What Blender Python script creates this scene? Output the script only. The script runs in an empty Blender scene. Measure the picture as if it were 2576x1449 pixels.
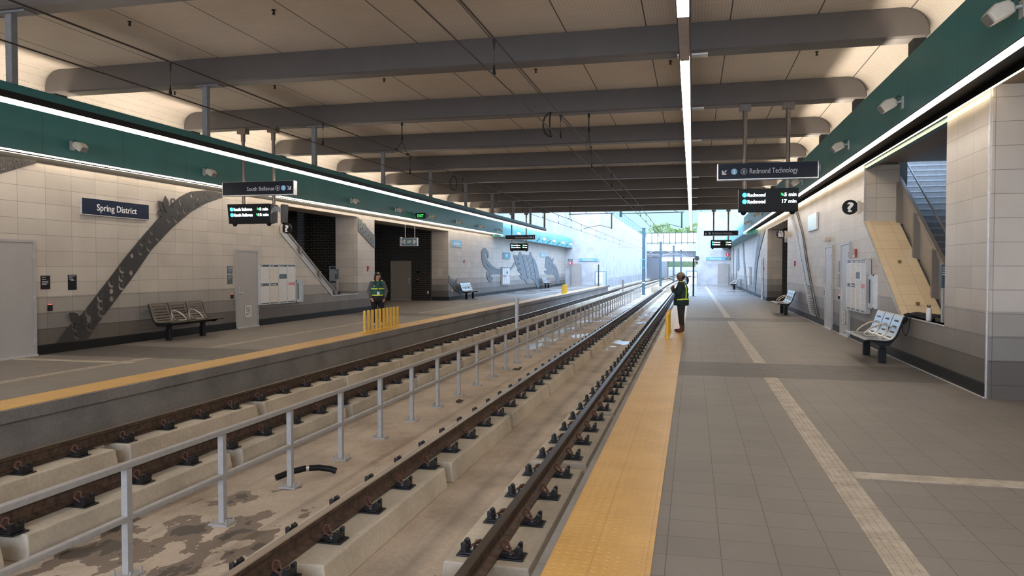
import bpy, math, random
from mathutils import Vector, Matrix
random.seed(7)
S = bpy.context.scene
COL = S.collection
PI = math.pi

# ------------------------------------------------------------------ camera, world, exposure
CAM_Z = 1.68
F_PX, VPX, VPY = 1900.0, 1742.0, 674.0
cx, cy = 1288.0, 724.5
Yc = Vector(((VPX - cx) / F_PX, (cy - VPY) / F_PX, -1.0)).normalized()     # track direction seen from the camera
Zc = Vector((0, -Yc.z, Yc.y)).normalized()
if Zc.y < 0: Zc = -Zc
Xc = Yc.cross(Zc)
R = Matrix((Xc, Yc, Zc))                                                    # camera axes -> world
cam_d = bpy.data.cameras.new('camera'); cam = bpy.data.objects.new('camera', cam_d); COL.objects.link(cam)
cam.matrix_world = Matrix.Translation((0, 0, CAM_Z)) @ R.to_4x4()
cam_d.sensor_fit = 'HORIZONTAL'; cam_d.sensor_width = 36.0; cam_d.lens = 36.0 * F_PX / 2576.0
cam_d.clip_start = 0.05; cam_d.clip_end = 600
S.camera = cam
S.view_settings.view_transform = 'Standard'; S.view_settings.look = 'None'
S.view_settings.exposure = 1.25; S.view_settings.gamma = 1.0; S.view_settings.use_curve_mapping = False

SKY = (0.50, 0.86, 1.0); SKY_S = 2.3
w = bpy.data.worlds.new('sky'); S.world = w; w.use_nodes = True
wn = w.node_tree.nodes; wl = w.node_tree.links; wn.clear()
wo = wn.new('ShaderNodeOutputWorld'); wb = wn.new('ShaderNodeBackground')
tc = wn.new('ShaderNodeTexCoord'); nz = wn.new('ShaderNodeTexNoise'); nz.inputs['Scale'].default_value = 2.2
cr = wn.new('ShaderNodeValToRGB'); cr.color_ramp.elements[0].position = 0.35; cr.color_ramp.elements[1].position = 0.7
cr.color_ramp.elements[0].color = (0.92, 0.95, 0.97, 1); cr.color_ramp.elements[1].color = (1.0, 1.0, 1.0, 1)
wl.new(tc.outputs['Generated'], nz.inputs['Vector']); wl.new(nz.outputs['Fac'], cr.inputs['Fac'])
sx = wn.new('ShaderNodeSeparateXYZ'); wl.new(tc.outputs['Generated'], sx.inputs[0])       # overcast: brighter towards the zenith
el = wn.new('ShaderNodeValToRGB'); wl.new(sx.outputs[2], el.inputs['Fac'])
e = el.color_ramp.elements
e[0].position = 0.0; e[0].color = (0.125, 0.19, 0.20, 1); e[1].position = 1.0; e[1].color = (0.64, 0.90, 1.32, 1)
q = e.new(0.10); q.color = (0.135, 0.205, 0.215, 1); q = e.new(0.24); q.color = (0.31, 0.44, 0.60, 1); q = e.new(0.45); q.color = (0.54, 0.74, 1.06, 1)
mx = wn.new('ShaderNodeMix'); mx.data_type = 'RGBA'; mx.blend_type = 'MULTIPLY'; mx.inputs[0].default_value = 1.0
wl.new(el.outputs['Color'], mx.inputs[6]); wl.new(cr.outputs['Color'], mx.inputs[7])
bk = wn.new('ShaderNodeMapRange'); wl.new(sx.outputs[1], bk.inputs[0])                     # the brighter half of the sky lies behind the camera
bk.inputs[1].default_value = 0.1; bk.inputs[2].default_value = -0.8; bk.inputs[3].default_value = 0.0; bk.inputs[4].default_value = 1.0
mb_ = wn.new('ShaderNodeMix'); mb_.data_type = 'RGBA'; wl.new(bk.outputs[0], mb_.inputs[0]); wl.new(mx.outputs[2], mb_.inputs[6]); mb_.inputs[7].default_value = (0.85, 1.00, 1.25, 1)
wl.new(mb_.outputs[2], wb.inputs['Color']); wb.inputs['Strength'].default_value = SKY_S
wl.new(wb.outputs['Background'], wo.inputs['Surface'])

LED_S = 8.5          # white linear lights
WASH_S = 6.5         # warm slot light over the walls
COVE_S = 15.0         # warm light behind the fascias

# ------------------------------------------------------------------ materials
MATS = {}
def new_mat(name):
    m = bpy.data.materials.new(name); m.use_nodes = True
    n = m.node_tree.nodes; l = m.node_tree.links
    return m, n, l, n['Principled BSDF']
def ramp(n, l, src, stops, const=False):
    r = n.new('ShaderNodeValToRGB')
    if const: r.color_ramp.interpolation = 'CONSTANT'
    e = r.color_ramp.elements
    e[0].position, e[0].color = stops[0][0], (*stops[0][1], 1)
    e[1].position, e[1].color = stops[1][0], (*stops[1][1], 1)
    for p, c in stops[2:]:
        x = e.new(p); x.color = (*c, 1)
    l.new(src, r.inputs['Fac']); return r.outputs['Color']
def noise(n, l, scale, detail=4, vec=None, rough=0.55):
    t = n.new('ShaderNodeTexNoise'); t.inputs['Scale'].default_value = scale; t.inputs['Detail'].default_value = detail
    t.inputs['Roughness'].default_value = rough
    if vec is not None: l.new(vec, t.inputs['Vector'])
    return t.outputs['Fac']
def mth(n, l, op, a, b=None, c=None, clamp=False):
    m = n.new('ShaderNodeMath'); m.operation = op; m.use_clamp = clamp
    for i, v in enumerate((a, b, c)):
        if v is None: continue
        if isinstance(v, (int, float)): m.inputs[i].default_value = v
        else: l.new(v, m.inputs[i])
    return m.outputs[0]
def mix(n, l, fac, a, b, mode='MIX'):
    m = n.new('ShaderNodeMix'); m.data_type = 'RGBA'; m.blend_type = mode
    for sock, v in ((m.inputs[0], fac), (m.inputs[6], a), (m.inputs[7], b)):
        if isinstance(v, (int, float)): sock.default_value = v
        elif isinstance(v, tuple): sock.default_value = (*v, 1)
        else: l.new(v, sock)
    return m.outputs[2]
def pos(n, l):
    g = n.new('ShaderNodeNewGeometry'); s = n.new('ShaderNodeSeparateXYZ'); l.new(g.outputs['Position'], s.inputs[0])
    return g.outputs['Position'], s.outputs[0], s.outputs[1], s.outputs[2]
def comb(n, l, x, y, z=0.0):
    c = n.new('ShaderNodeCombineXYZ')
    for i, v in enumerate((x, y, z)):
        if isinstance(v, (int, float)): c.inputs[i].default_value = v
        else: l.new(v, c.inputs[i])
    return c.outputs[0]
def bump(n, l, b, h, strength=0.3, dist=0.01):
    bp = n.new('ShaderNodeBump'); bp.inputs['Strength'].default_value = strength; bp.inputs['Distance'].default_value = dist
    l.new(h, bp.inputs['Height']); l.new(bp.outputs['Normal'], b.inputs['Normal'])
def plain(name, col, rough=0.6, metal=0.0, var=0.12, scale=12, bmp=0.0, spec=0.5):
    """a plain surface with a little procedural unevenness"""
    if name in MATS: return MATS[name]
    m, n, l, b = new_mat(name)
    t = n.new('ShaderNodeTexCoord')
    f = noise(n, l, scale, 4, t.outputs['Object'])
    lo = tuple(max(0, c * (1 - var)) for c in col); hi = tuple(min(1, c * (1 + var)) for c in col)
    l.new(ramp(n, l, f, [(0.3, lo), (0.7, hi)]), b.inputs['Base Color'])
    b.inputs['Roughness'].default_value = rough; b.inputs['Metallic'].default_value = metal
    b.inputs['Specular IOR Level'].default_value = spec
    if bmp: bump(n, l, b, f, bmp, 0.01)
    MATS[name] = m; return m
def emit(name, col, s):
    if name in MATS: return MATS[name]
    m, n, l, b = new_mat(name)
    b.inputs['Base Color'].default_value = (*col, 1)
    b.inputs['Emission Color'].default_value = (*col, 1); b.inputs['Emission Strength'].default_value = s
    MATS[name] = m; return m
def bricktex(n, l, vec, bw, rh, mort, c1, c2, cm, offset=0.0, smooth=0.1):
    t = n.new('ShaderNodeTexBrick'); t.offset = offset; t.offset_frequency = 2
    for k, v in (('Scale', 1.0), ('Mortar Size', mort), ('Mortar Smooth', smooth), ('Bias', 0.0), ('Brick Width', bw), ('Row Height', rh)):
        t.inputs[k].default_value = v
    t.inputs['Color1'].default_value = (*c1, 1); t.inputs['Color2'].default_value = (*c2, 1); t.inputs['Mortar'].default_value = (*cm, 1)
    l.new(vec, t.inputs['Vector']); return t.outputs['Color'], t.outputs['Fac']

def wall_tile(name, tones, black_base=True):
    """large stone tiles, darker courses towards the bottom; tones = base, c1, c2, c3, main"""
    m, n, l, b = new_mat(name)
    P, x, y, z = pos(n, l)
    u = mth(n, l, 'ADD', mth(n, l, 'ADD', x, y), 0.03)
    v = mth(n, l, 'ADD', z, 3.05 - 0.18)
    tile, fac = bricktex(n, l, comb(n, l, u, v), 0.632, 0.305, 0.0035, (0.90,) * 3, (1.04,) * 3, (0.42, 0.39, 0.36))
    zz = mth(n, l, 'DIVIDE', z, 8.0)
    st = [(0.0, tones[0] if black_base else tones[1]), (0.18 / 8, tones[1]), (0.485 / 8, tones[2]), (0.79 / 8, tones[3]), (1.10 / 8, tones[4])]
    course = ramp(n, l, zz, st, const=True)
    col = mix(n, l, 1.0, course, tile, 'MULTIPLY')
    f = noise(n, l, 1.3, 5, P)
    col = mix(n, l, 1.0, col, ramp(n, l, f, [(0.3, (0.88, 0.86, 0.84)), (0.7, (1.0, 1.0, 1.0))]), 'MULTIPLY')
    f2 = noise(n, l, 60, 3, P)
    col = mix(n, l, 1.0, col, ramp(n, l, f2, [(0.3, (0.94,) * 3), (0.7, (1.0,) * 3)]), 'MULTIPLY')
    l.new(col, b.inputs['Base Color']); b.inputs['Roughness'].default_value = 0.38
    bump(n, l, b, mth(n, l, 'SUBTRACT', 1.0, fac), 0.5, 0.004)
    MATS[name] = m; return m

def floor_tile(name, band_ys):
    m, n, l, b = new_mat(name)
    P, x, y, z = pos(n, l)
    tile, fac = bricktex(n, l, comb(n, l, mth(n, l, 'ADD', x, 30.5 + 0.215), mth(n, l, 'ADD', y, 30.5)), 0.312, 0.318, 0.003, (0.90,) * 3, (1.01,) * 3, (0.45, 0.42, 0.40))
    base = (0.208, 0.182, 0.162)
    band = None
    for y0, y1 in band_ys:
        k = mth(n, l, 'MULTIPLY', mth(n, l, 'GREATER_THAN', y, y0), mth(n, l, 'LESS_THAN', y, y1))
        band = k if band is None else mth(n, l, 'MAXIMUM', band, k)
    dk = noise(n, l, 3.2, 2, comb(n, l, x, mth(n, l, 'MULTIPLY', y, 4.0)))
    dark = ramp(n, l, dk, [(0.35, (0.075, 0.066, 0.06)), (0.65, (0.115, 0.10, 0.092))])
    col = mix(n, l, band, base, dark)
    col = mix(n, l, 1.0, col, tile, 'MULTIPLY')
    f = noise(n, l, 0.9, 5, P)
    col = mix(n, l, 1.0, col, ramp(n, l, f, [(0.3, (0.86, 0.85, 0.84)), (0.7, (1.0,) * 3)]), 'MULTIPLY')
    sp = noise(n, l, 140, 2, P)
    col = mix(n, l, 1.0, col, ramp(n, l, sp, [(0.35, (0.88,) * 3), (0.65, (1.06,) * 3)]), 'MULTIPLY')
    l.new(col, b.inputs['Base Color'])
    wet = noise(n, l, 0.6, 3, P)
    outside = mth(n, l, 'MULTIPLY', mth(n, l, 'GREATER_THAN', y, 47.0), mth(n, l, 'GREATER_THAN', wet, 0.5))
    l.new(mth(n, l, 'SUBTRACT', 0.52, mth(n, l, 'MULTIPLY', outside, 0.40)), b.inputs['Roughness'])
    bump(n, l, b, mth(n, l, 'SUBTRACT', 1.0, fac), 0.5, 0.003)
    MATS[name] = m; return m

def concrete(name, col, stain=(0.30, 0.18, 0.10), wetpatch=False, stain_amt=0.5, rough=0.75):
    m, n, l, b = new_mat(name)
    P, x, y, z = pos(n, l)
    f = noise(n, l, 1.1, 6, P); g = noise(n, l, 22, 4, P)
    c0 = ramp(n, l, f, [(0.32, tuple(c * 0.78 for c in col)), (0.5, col), (0.72, tuple(min(1, c * 1.15) for c in col))])
    c1 = mix(n, l, 1.0, c0, ramp(n, l, g, [(0.3, (0.86,) * 3), (0.7, (1.05,) * 3)]), 'MULTIPLY')
    s = noise(n, l, 0.75, 5, comb(n, l, mth(n, l, 'MULTIPLY', x, 1.6), y, mth(n, l, 'ADD', z, 4.0)), 0.65)
    c2 = mix(n, l, mth(n, l, 'MULTIPLY', mth(n, l, 'SMOOTH_MIN', mth(n, l, 'MULTIPLY', mth(n, l, 'SUBTRACT', s, 0.50), 5.0, clamp=True), 1.0, 0.1), stain_amt), c1, stain)
    rg = rough
    if wetpatch:
        k = mth(n, l, 'ADD', mth(n, l, 'POWER', mth(n, l, 'DIVIDE', mth(n, l, 'SUBTRACT', x, -4.55), 1.15), 2.0),
                mth(n, l, 'POWER', mth(n, l, 'DIVIDE', mth(n, l, 'SUBTRACT', y, 5.7), 1.7), 2.0))
        wn_ = noise(n, l, 1.9, 5, comb(n, l, mth(n, l, 'MULTIPLY', x, 1.5), y))
        wm = mth(n, l, 'GREATER_THAN', mth(n, l, 'SUBTRACT', wn_, mth(n, l, 'MULTIPLY', k, 0.13)), 0.46)
        wm2 = mth(n, l, 'GREATER_THAN', mth(n, l, 'SUBTRACT', wn_, mth(n, l, 'MULTIPLY', k, 0.13)), 0.56)
        c2 = mix(n, l, mth(n, l, 'MULTIPLY', wm, 0.85), c2, (0.10, 0.062, 0.038))
        c2 = mix(n, l, mth(n, l, 'MULTIPLY', wm2, 0.9), c2, (0.03, 0.018, 0.011))
        # grease line down the middle of the track
        gl = mth(n, l, 'SUBTRACT', 1.0, mth(n, l, 'DIVIDE', mth(n, l, 'ABSOLUTE', mth(n, l, 'SUBTRACT', x, -2.25)), 0.16), clamp=True)
        gn = noise(n, l, 1.5, 4, comb(n, l, x, mth(n, l, 'MULTIPLY', y, 0.7)))
        c2 = mix(n, l, mth(n, l, 'MULTIPLY', gl, mth(n, l, 'MULTIPLY', gn, 0.9)), c2, (0.10, 0.085, 0.075))
        out = mth(n, l, 'MULTIPLY', mth(n, l, 'GREATER_THAN', y, 22.0), mth(n, l, 'GREATER_THAN', noise(n, l, 0.9, 3, comb(n, l, mth(n, l, 'MULTIPLY', x, 1.2), mth(n, l, 'MULTIPLY', y, 0.5))), 0.56))
        rgo = mth(n, l, 'SUBTRACT', rough, mth(n, l, 'MAXIMUM', mth(n, l, 'MULTIPLY', wm, 0.25), mth(n, l, 'MULTIPLY', out, 0.62)))
        l.new(rgo, b.inputs['Roughness'])
    else:
        b.inputs['Roughness'].default_value = rough
    l.new(c2, b.inputs['Base Color'])
    bump(n, l, b, g, 0.25, 0.006)
    MATS[name] = m; return m

def tactile(name):
    m, n, l, b = new_mat(name)
    P, x, y, z = pos(n, l)
    def tri(v, p): return mth(n, l, 'ABSOLUTE', mth(n, l, 'SUBTRACT', mth(n, l, 'FRACT', mth(n, l, 'DIVIDE', mth(n, l, 'ADD', v, 40.0), p)), 0.5))
    dx = tri(x, 0.0595); dy = tri(y, 0.0595)
    d = mth(n, l, 'SQRT', mth(n, l, 'ADD', mth(n, l, 'POWER', dx, 2.0), mth(n, l, 'POWER', dy, 2.0)))
    dome = mth(n, l, 'MULTIPLY', mth(n, l, 'SUBTRACT', 0.27, d), 9.0, clamp=True)
    jx = mth(n, l, 'GREATER_THAN', tri(mth(n, l, 'ADD', x, 0.2), 0.305), 0.492)
    jy = mth(n, l, 'GREATER_THAN', tri(y, 0.61), 0.4955)
    j = mth(n, l, 'MAXIMUM', jx, jy)
    f = noise(n, l, 2.0, 4, P)
    c = ramp(n, l, f, [(0.3, (0.57, 0.32, 0.075)), (0.7, (0.68, 0.40, 0.11))])
    c = mix(n, l, mth(n, l, 'MULTIPLY', dome, 0.14), c, (0.86, 0.56, 0.16))
    c = mix(n, l, mth(n, l, 'MULTIPLY', j, 0.45), c, (0.25, 0.13, 0.03))
    l.new(c, b.inputs['Base Color']); b.inputs['Roughness'].default_value = 0.36
    bump(n, l, b, dome, 0.7, 0.004)
    MATS[name] = m; return m

def guide_mat(name):
    m, n, l, b = new_mat(name)
    P, x, y, z = pos(n, l)
    f = noise(n, l, 6, 5, P); g = noise(n, l, 40, 3, P)
    c = ramp(n, l, f, [(0.3, (0.30, 0.245, 0.185)), (0.55, (0.43, 0.37, 0.30)), (0.75, (0.52, 0.46, 0.39))])
    c = mix(n, l, 1.0, c, ramp(n, l, g, [(0.3, (0.8,) * 3), (0.7, (1.05,) * 3)]), 'MULTIPLY')
    j = mth(n, l, 'GREATER_THAN', mth(n, l, 'ABSOLUTE', mth(n, l, 'SUBTRACT', mth(n, l, 'FRACT', mth(n, l, 'DIVIDE', mth(n, l, 'ADD', y, 40.1), 0.61)), 0.5)), 0.494)
    c = mix(n, l, mth(n, l, 'MULTIPLY', j, 0.7), c, (0.08, 0.06, 0.05))
    l.new(c, b.inputs['Base Color']); b.inputs['Roughness'].default_value = 0.5
    MATS[name] = m; return m

def ceil_mat(name):
    m, n, l, b = new_mat(name)
    P, x, y, z = pos(n, l)
    zx = mth(n, l, 'SUBTRACT', x, z)     # rows keep going down the curved ends
    sx = mth(n, l, 'LESS_THAN', mth(n, l, 'FRACT', mth(n, l, 'DIVIDE', mth(n, l, 'ADD', zx, 40.0), 0.046)), 0.30)
    sy = mth(n, l, 'LESS_THAN', mth(n, l, 'FRACT', mth(n, l, 'DIVIDE', mth(n, l, 'ADD', y, 40.0), 0.062)), 0.66)
    hole = mth(n, l, 'MULTIPLY', sx, sy)
    row = mth(n, l, 'GREATER_THAN', mth(n, l, 'ABSOLUTE', mth(n, l, 'SUBTRACT', mth(n, l, 'FRACT', mth(n, l, 'DIVIDE', mth(n, l, 'ADD', y, 40.35), 0.62)), 0.5)), 0.47)
    hole = mth(n, l, 'MULTIPLY', hole, mth(n, l, 'SUBTRACT', 1.0, row))
    seam = mth(n, l, 'LESS_THAN', mth(n, l, 'ABSOLUTE', mth(n, l, 'SUBTRACT', mth(n, l, 'FRACT', mth(n, l, 'DIVIDE', mth(n, l, 'ADD', x, 40.0 + 0.72 + 0.625), 1.25)), 0.5)), 0.008)
    seam = mth(n, l, 'MULTIPLY', seam, mth(n, l, 'GREATER_THAN', z, 5.40))
    f = noise(n, l, 0.8, 3, P)
    c = ramp(n, l, f, [(0.3, (0.50, 0.44, 0.385)), (0.7, (0.56, 0.50, 0.435))])
    c = mix(n, l, mth(n, l, 'MULTIPLY', hole, 0.32), c, (0.16, 0.13, 0.10))
    c = mix(n, l, mth(n, l, 'MULTIPLY', seam, 0.9), c, (0.03, 0.025, 0.02))
    l.new(c, b.inputs['Base Color']); b.inputs['Roughness'].default_value = 0.7
    MATS[name] = m; return m

def brick_mat(name, c1, c2, cm):
    m, n, l, b = new_mat(name)
    P, x, y, z = pos(n, l)
    col, fac = bricktex(n, l, comb(n, l, mth(n, l, 'ADD', x, y), mth(n, l, 'ADD', z, 5.0)), 0.30, 0.102, 0.010, c1, c2, cm, 0.5)
    l.new(col, b.inputs['Base Color']); b.inputs['Roughness'].default_value = 0.28
    bump(n, l, b, mth(n, l, 'SUBTRACT', 1.0, fac), 0.6, 0.006)
    MATS[name] = m; return m

def paint(name, col, seam=2.0, rough=0.4):
    """smooth painted metal with panel seams every so often along the track"""
    m, n, l, b = new_mat(name)
    P, x, y, z = pos(n, l)
    f = noise(n, l, 1.0, 3, P)
    c = ramp(n, l, f, [(0.3, tuple(v * 0.9 for v in col)), (0.7, tuple(min(1, v * 1.08) for v in col))])
    fr = mth(n, l, 'FRACT', mth(n, l, 'DIVIDE', mth(n, l, 'ADD', y, 41.9), seam))
    s = mth(n, l, 'LESS_THAN', mth(n, l, 'ABSOLUTE', mth(n, l, 'SUBTRACT', fr, 0.5)), 0.004)
    c = mix(n, l, mth(n, l, 'MULTIPLY', s, 0.6), c, tuple(v * 0.2 for v in col))
    l.new(c, b.inputs['Base Color']); b.inputs['Roughness'].default_value = rough
    MATS[name] = m; return m

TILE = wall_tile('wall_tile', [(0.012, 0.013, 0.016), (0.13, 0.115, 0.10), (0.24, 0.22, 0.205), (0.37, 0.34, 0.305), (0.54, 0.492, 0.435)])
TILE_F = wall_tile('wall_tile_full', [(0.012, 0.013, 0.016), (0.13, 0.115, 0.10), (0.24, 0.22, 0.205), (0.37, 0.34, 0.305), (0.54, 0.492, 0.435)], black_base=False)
FLOOR = floor_tile('floor_tile', [(12.1, 13.9), (24.75, 26.35)])
FLOOR2 = floor_tile('floor_tile_left', [(12.1, 13.9), (24.75, 26.35)])
BED = concrete('track_bed', (0.52, 0.43, 0.335), (0.24, 0.15, 0.085), True, 0.55)
PLINTH = concrete('plinth_concrete', (0.55, 0.485, 0.385), (0.28, 0.22, 0.15), False, 0.35)
EDGE = concrete('edge_concrete', (0.25, 0.23, 0.215), (0.10, 0.09, 0.085), False, 0.4)
TRENCH = concrete('trench_concrete', (0.52, 0.54, 0.58), (0.47, 0.49, 0.53), False, 0.1)
YELLOW = tactile('tactile_yellow'); GUIDE = guide_mat('guide_tile'); CEIL = ceil_mat('ceiling_panel')
BRICK = brick_mat('black_brick', (0.010, 0.010, 0.011), (0.018, 0.017, 0.018), (0.13, 0.105, 0.07))
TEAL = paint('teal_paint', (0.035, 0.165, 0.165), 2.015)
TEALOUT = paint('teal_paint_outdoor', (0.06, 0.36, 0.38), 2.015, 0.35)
BEAM = plain('beam_steel', (0.098, 0.085, 0.080), 0.5, 0.0, 0.06, 3)
BLACK = plain('black_metal', (0.005, 0.005, 0.006), 0.5, spec=0.3)
DARK = plain('dark_grey_metal', (0.045, 0.045, 0.05), 0.5)
GALV = plain('galvanised_steel', (0.42, 0.42, 0.43), 0.42, 0.35, 0.1, 20)
FENCE = plain('fence_paint', (0.36, 0.35, 0.34), 0.5, 0.1, 0.08, 20)
POST = plain('hanger_grey', (0.20, 0.205, 0.215), 0.5, 0.1)
PIPE = plain('pipe_steel', (0.17, 0.145, 0.125), 0.35, 0.7)
ALU = plain('aluminium', (0.60, 0.60, 0.60), 0.35, 0.5)
WHITE = plain('white_paint', (0.75, 0.74, 0.72), 0.5, var=0.04)
CREAM = plain('cream_plastic', (0.55, 0.50, 0.42), 0.5, var=0.05)
NAVY = plain('navy_sign', (0.003, 0.006, 0.016), 0.5, var=0.1, spec=0.3)
NAVY2 = plain('blue_sign', (0.002, 0.010, 0.036), 0.5, var=0.06, spec=0.3)
RUST = plain('rusty_steel', (0.092, 0.058, 0.040), 0.7, 0.3, 0.5, 14, 0.3)
RAILTOP = plain('polished_rail', (0.22, 0.175, 0.14), 0.32, 1.0, 0.05)
CLIP = plain('rusty_clip', (0.10, 0.040, 0.025), 0.6, 0.2, 0.4, 40)
IRON = plain('cast_iron', (0.014, 0.014, 0.016), 0.42, 0.2, 0.3, 30, 0.2)
BOLT = plain('zinc_bolt', (0.62, 0.60, 0.57), 0.35, 0.8, 0.2, 60)
WIRE = plain('wire_copper', (0.05, 0.032, 0.025), 0.5, 0.3)
DOORG = plain('door_grey', (0.36, 0.345, 0.33), 0.45, var=0.03, scale=3)
GUARD = plain('guard_panel', (0.27, 0.245, 0.21), 0.45, 0.1, 0.05)
BROWNM = plain('bronze_post', (0.21, 0.185, 0.165), 0.45, 0.2, 0.05)
ART = plain('art_steel', (0.038, 0.036, 0.036), 0.5, 0.2, 0.1)
ART2 = plain('art_aluminium', (0.15, 0.18, 0.20), 0.45, 0.2, 0.05)
SEATM = plain('seat_metal', (0.10, 0.085, 0.07), 0.35, 0.6, 0.1)
SEATB = plain('seat_metal_bright', (0.38, 0.40, 0.42), 0.28, 0.7, 0.05)
ARM = plain('armrest_beige', (0.50, 0.43, 0.35), 0.35, 0.3, 0.05)
BOLLARD = plain('bollard_yellow', (0.82, 0.50, 0.05), 0.4, var=0.06)
RED = plain('red_plastic', (0.35, 0.015, 0.02), 0.4)
STONE = plain('sill_stone', (0.66, 0.54, 0.38), 0.5, var=0.06, scale=3)
STEPM = plain('step_concrete', (0.36, 0.38, 0.40), 0.6, var=0.08)
PAPER = plain('poster_white', (0.66, 0.65, 0.64), 0.35, var=0.03)
PAPER2 = plain('poster_cream', (0.66, 0.60, 0.52), 0.35, var=0.04)
PINK = plain('poster_pink', (0.62, 0.22, 0.28), 0.4)
SLATE = plain('poster_slate', (0.07, 0.10, 0.12), 0.4)
TXTW = plain('lettering_white', (0.82, 0.82, 0.82), 0.4, var=0.02)
TXTG = plain('lettering_grey', (0.45, 0.47, 0.52), 0.4, var=0.02)
SKYBL = plain('line_blue', (0.16, 0.42, 0.68), 0.4, var=0.03)
LED = emit('led_white', (1.0, 0.89, 0.77), LED_S); WASH = emit('led_wash', (1.0, 0.81, 0.56), WASH_S); COVE = emit('led_cove', (1.0, 0.86, 0.70), COVE_S)
SCR_W = emit('screen_white', (0.80, 0.97, 1.0), 1.6); SCR_C = emit('screen_cyan', (0.05, 0.75, 1.0), 1.3); SCR_G = emit('screen_green', (0.05, 0.8, 0.2), 0.7)
EXITG = emit('exit_green', (0.05, 0.9, 0.15), 0.5)
LEAF = plain('leaf_green', (0.20, 0.29, 0.10), 0.7, var=0.35, scale=3)
BARK = plain('bark', (0.10, 0.08, 0.06), 0.8)
GRASS = plain('grass_green', (0.10, 0.15, 0.08), 0.9, var=0.3, scale=2)
SKIN1 = plain('skin_light', (0.50, 0.26, 0.19), 0.5, var=0.06, scale=30)
SKIN2 = plain('skin_dark', (0.17, 0.075, 0.05), 0.5, var=0.08, scale=30)
VEST = plain('teal_vest', (0.012, 0.125, 0.105), 0.7, var=0.15)
VEST2 = plain('dark_green_vest', (0.008, 0.050, 0.042), 0.7, var=0.15)
JACKET = plain('dark_teal_jacket', (0.008, 0.024, 0.028), 0.8, var=0.2)
GREYC = plain('grey_sweater', (0.095, 0.095, 0.105), 0.85, var=0.12)
BLACKC = plain('black_cloth', (0.010, 0.010, 0.013), 0.85, var=0.2)
GREENC = plain('charcoal_trousers', (0.022, 0.026, 0.024), 0.85, var=0.2)
HIVIS = plain('hivis_yellow', (0.78, 0.92, 0.06), 0.5, var=0.05)
HAIRM = plain('black_hair', (0.012, 0.009, 0.009), 0.5, var=0.3, scale=40)
TAN = plain('tan_cap', (0.24, 0.185, 0.14), 0.8, var=0.1)
BROWNB = plain('brown_leather', (0.10, 0.028, 0.016), 0.5, var=0.2)
WSHOE = plain('white_shoe', (0.60, 0.56, 0.50), 0.6)

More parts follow.
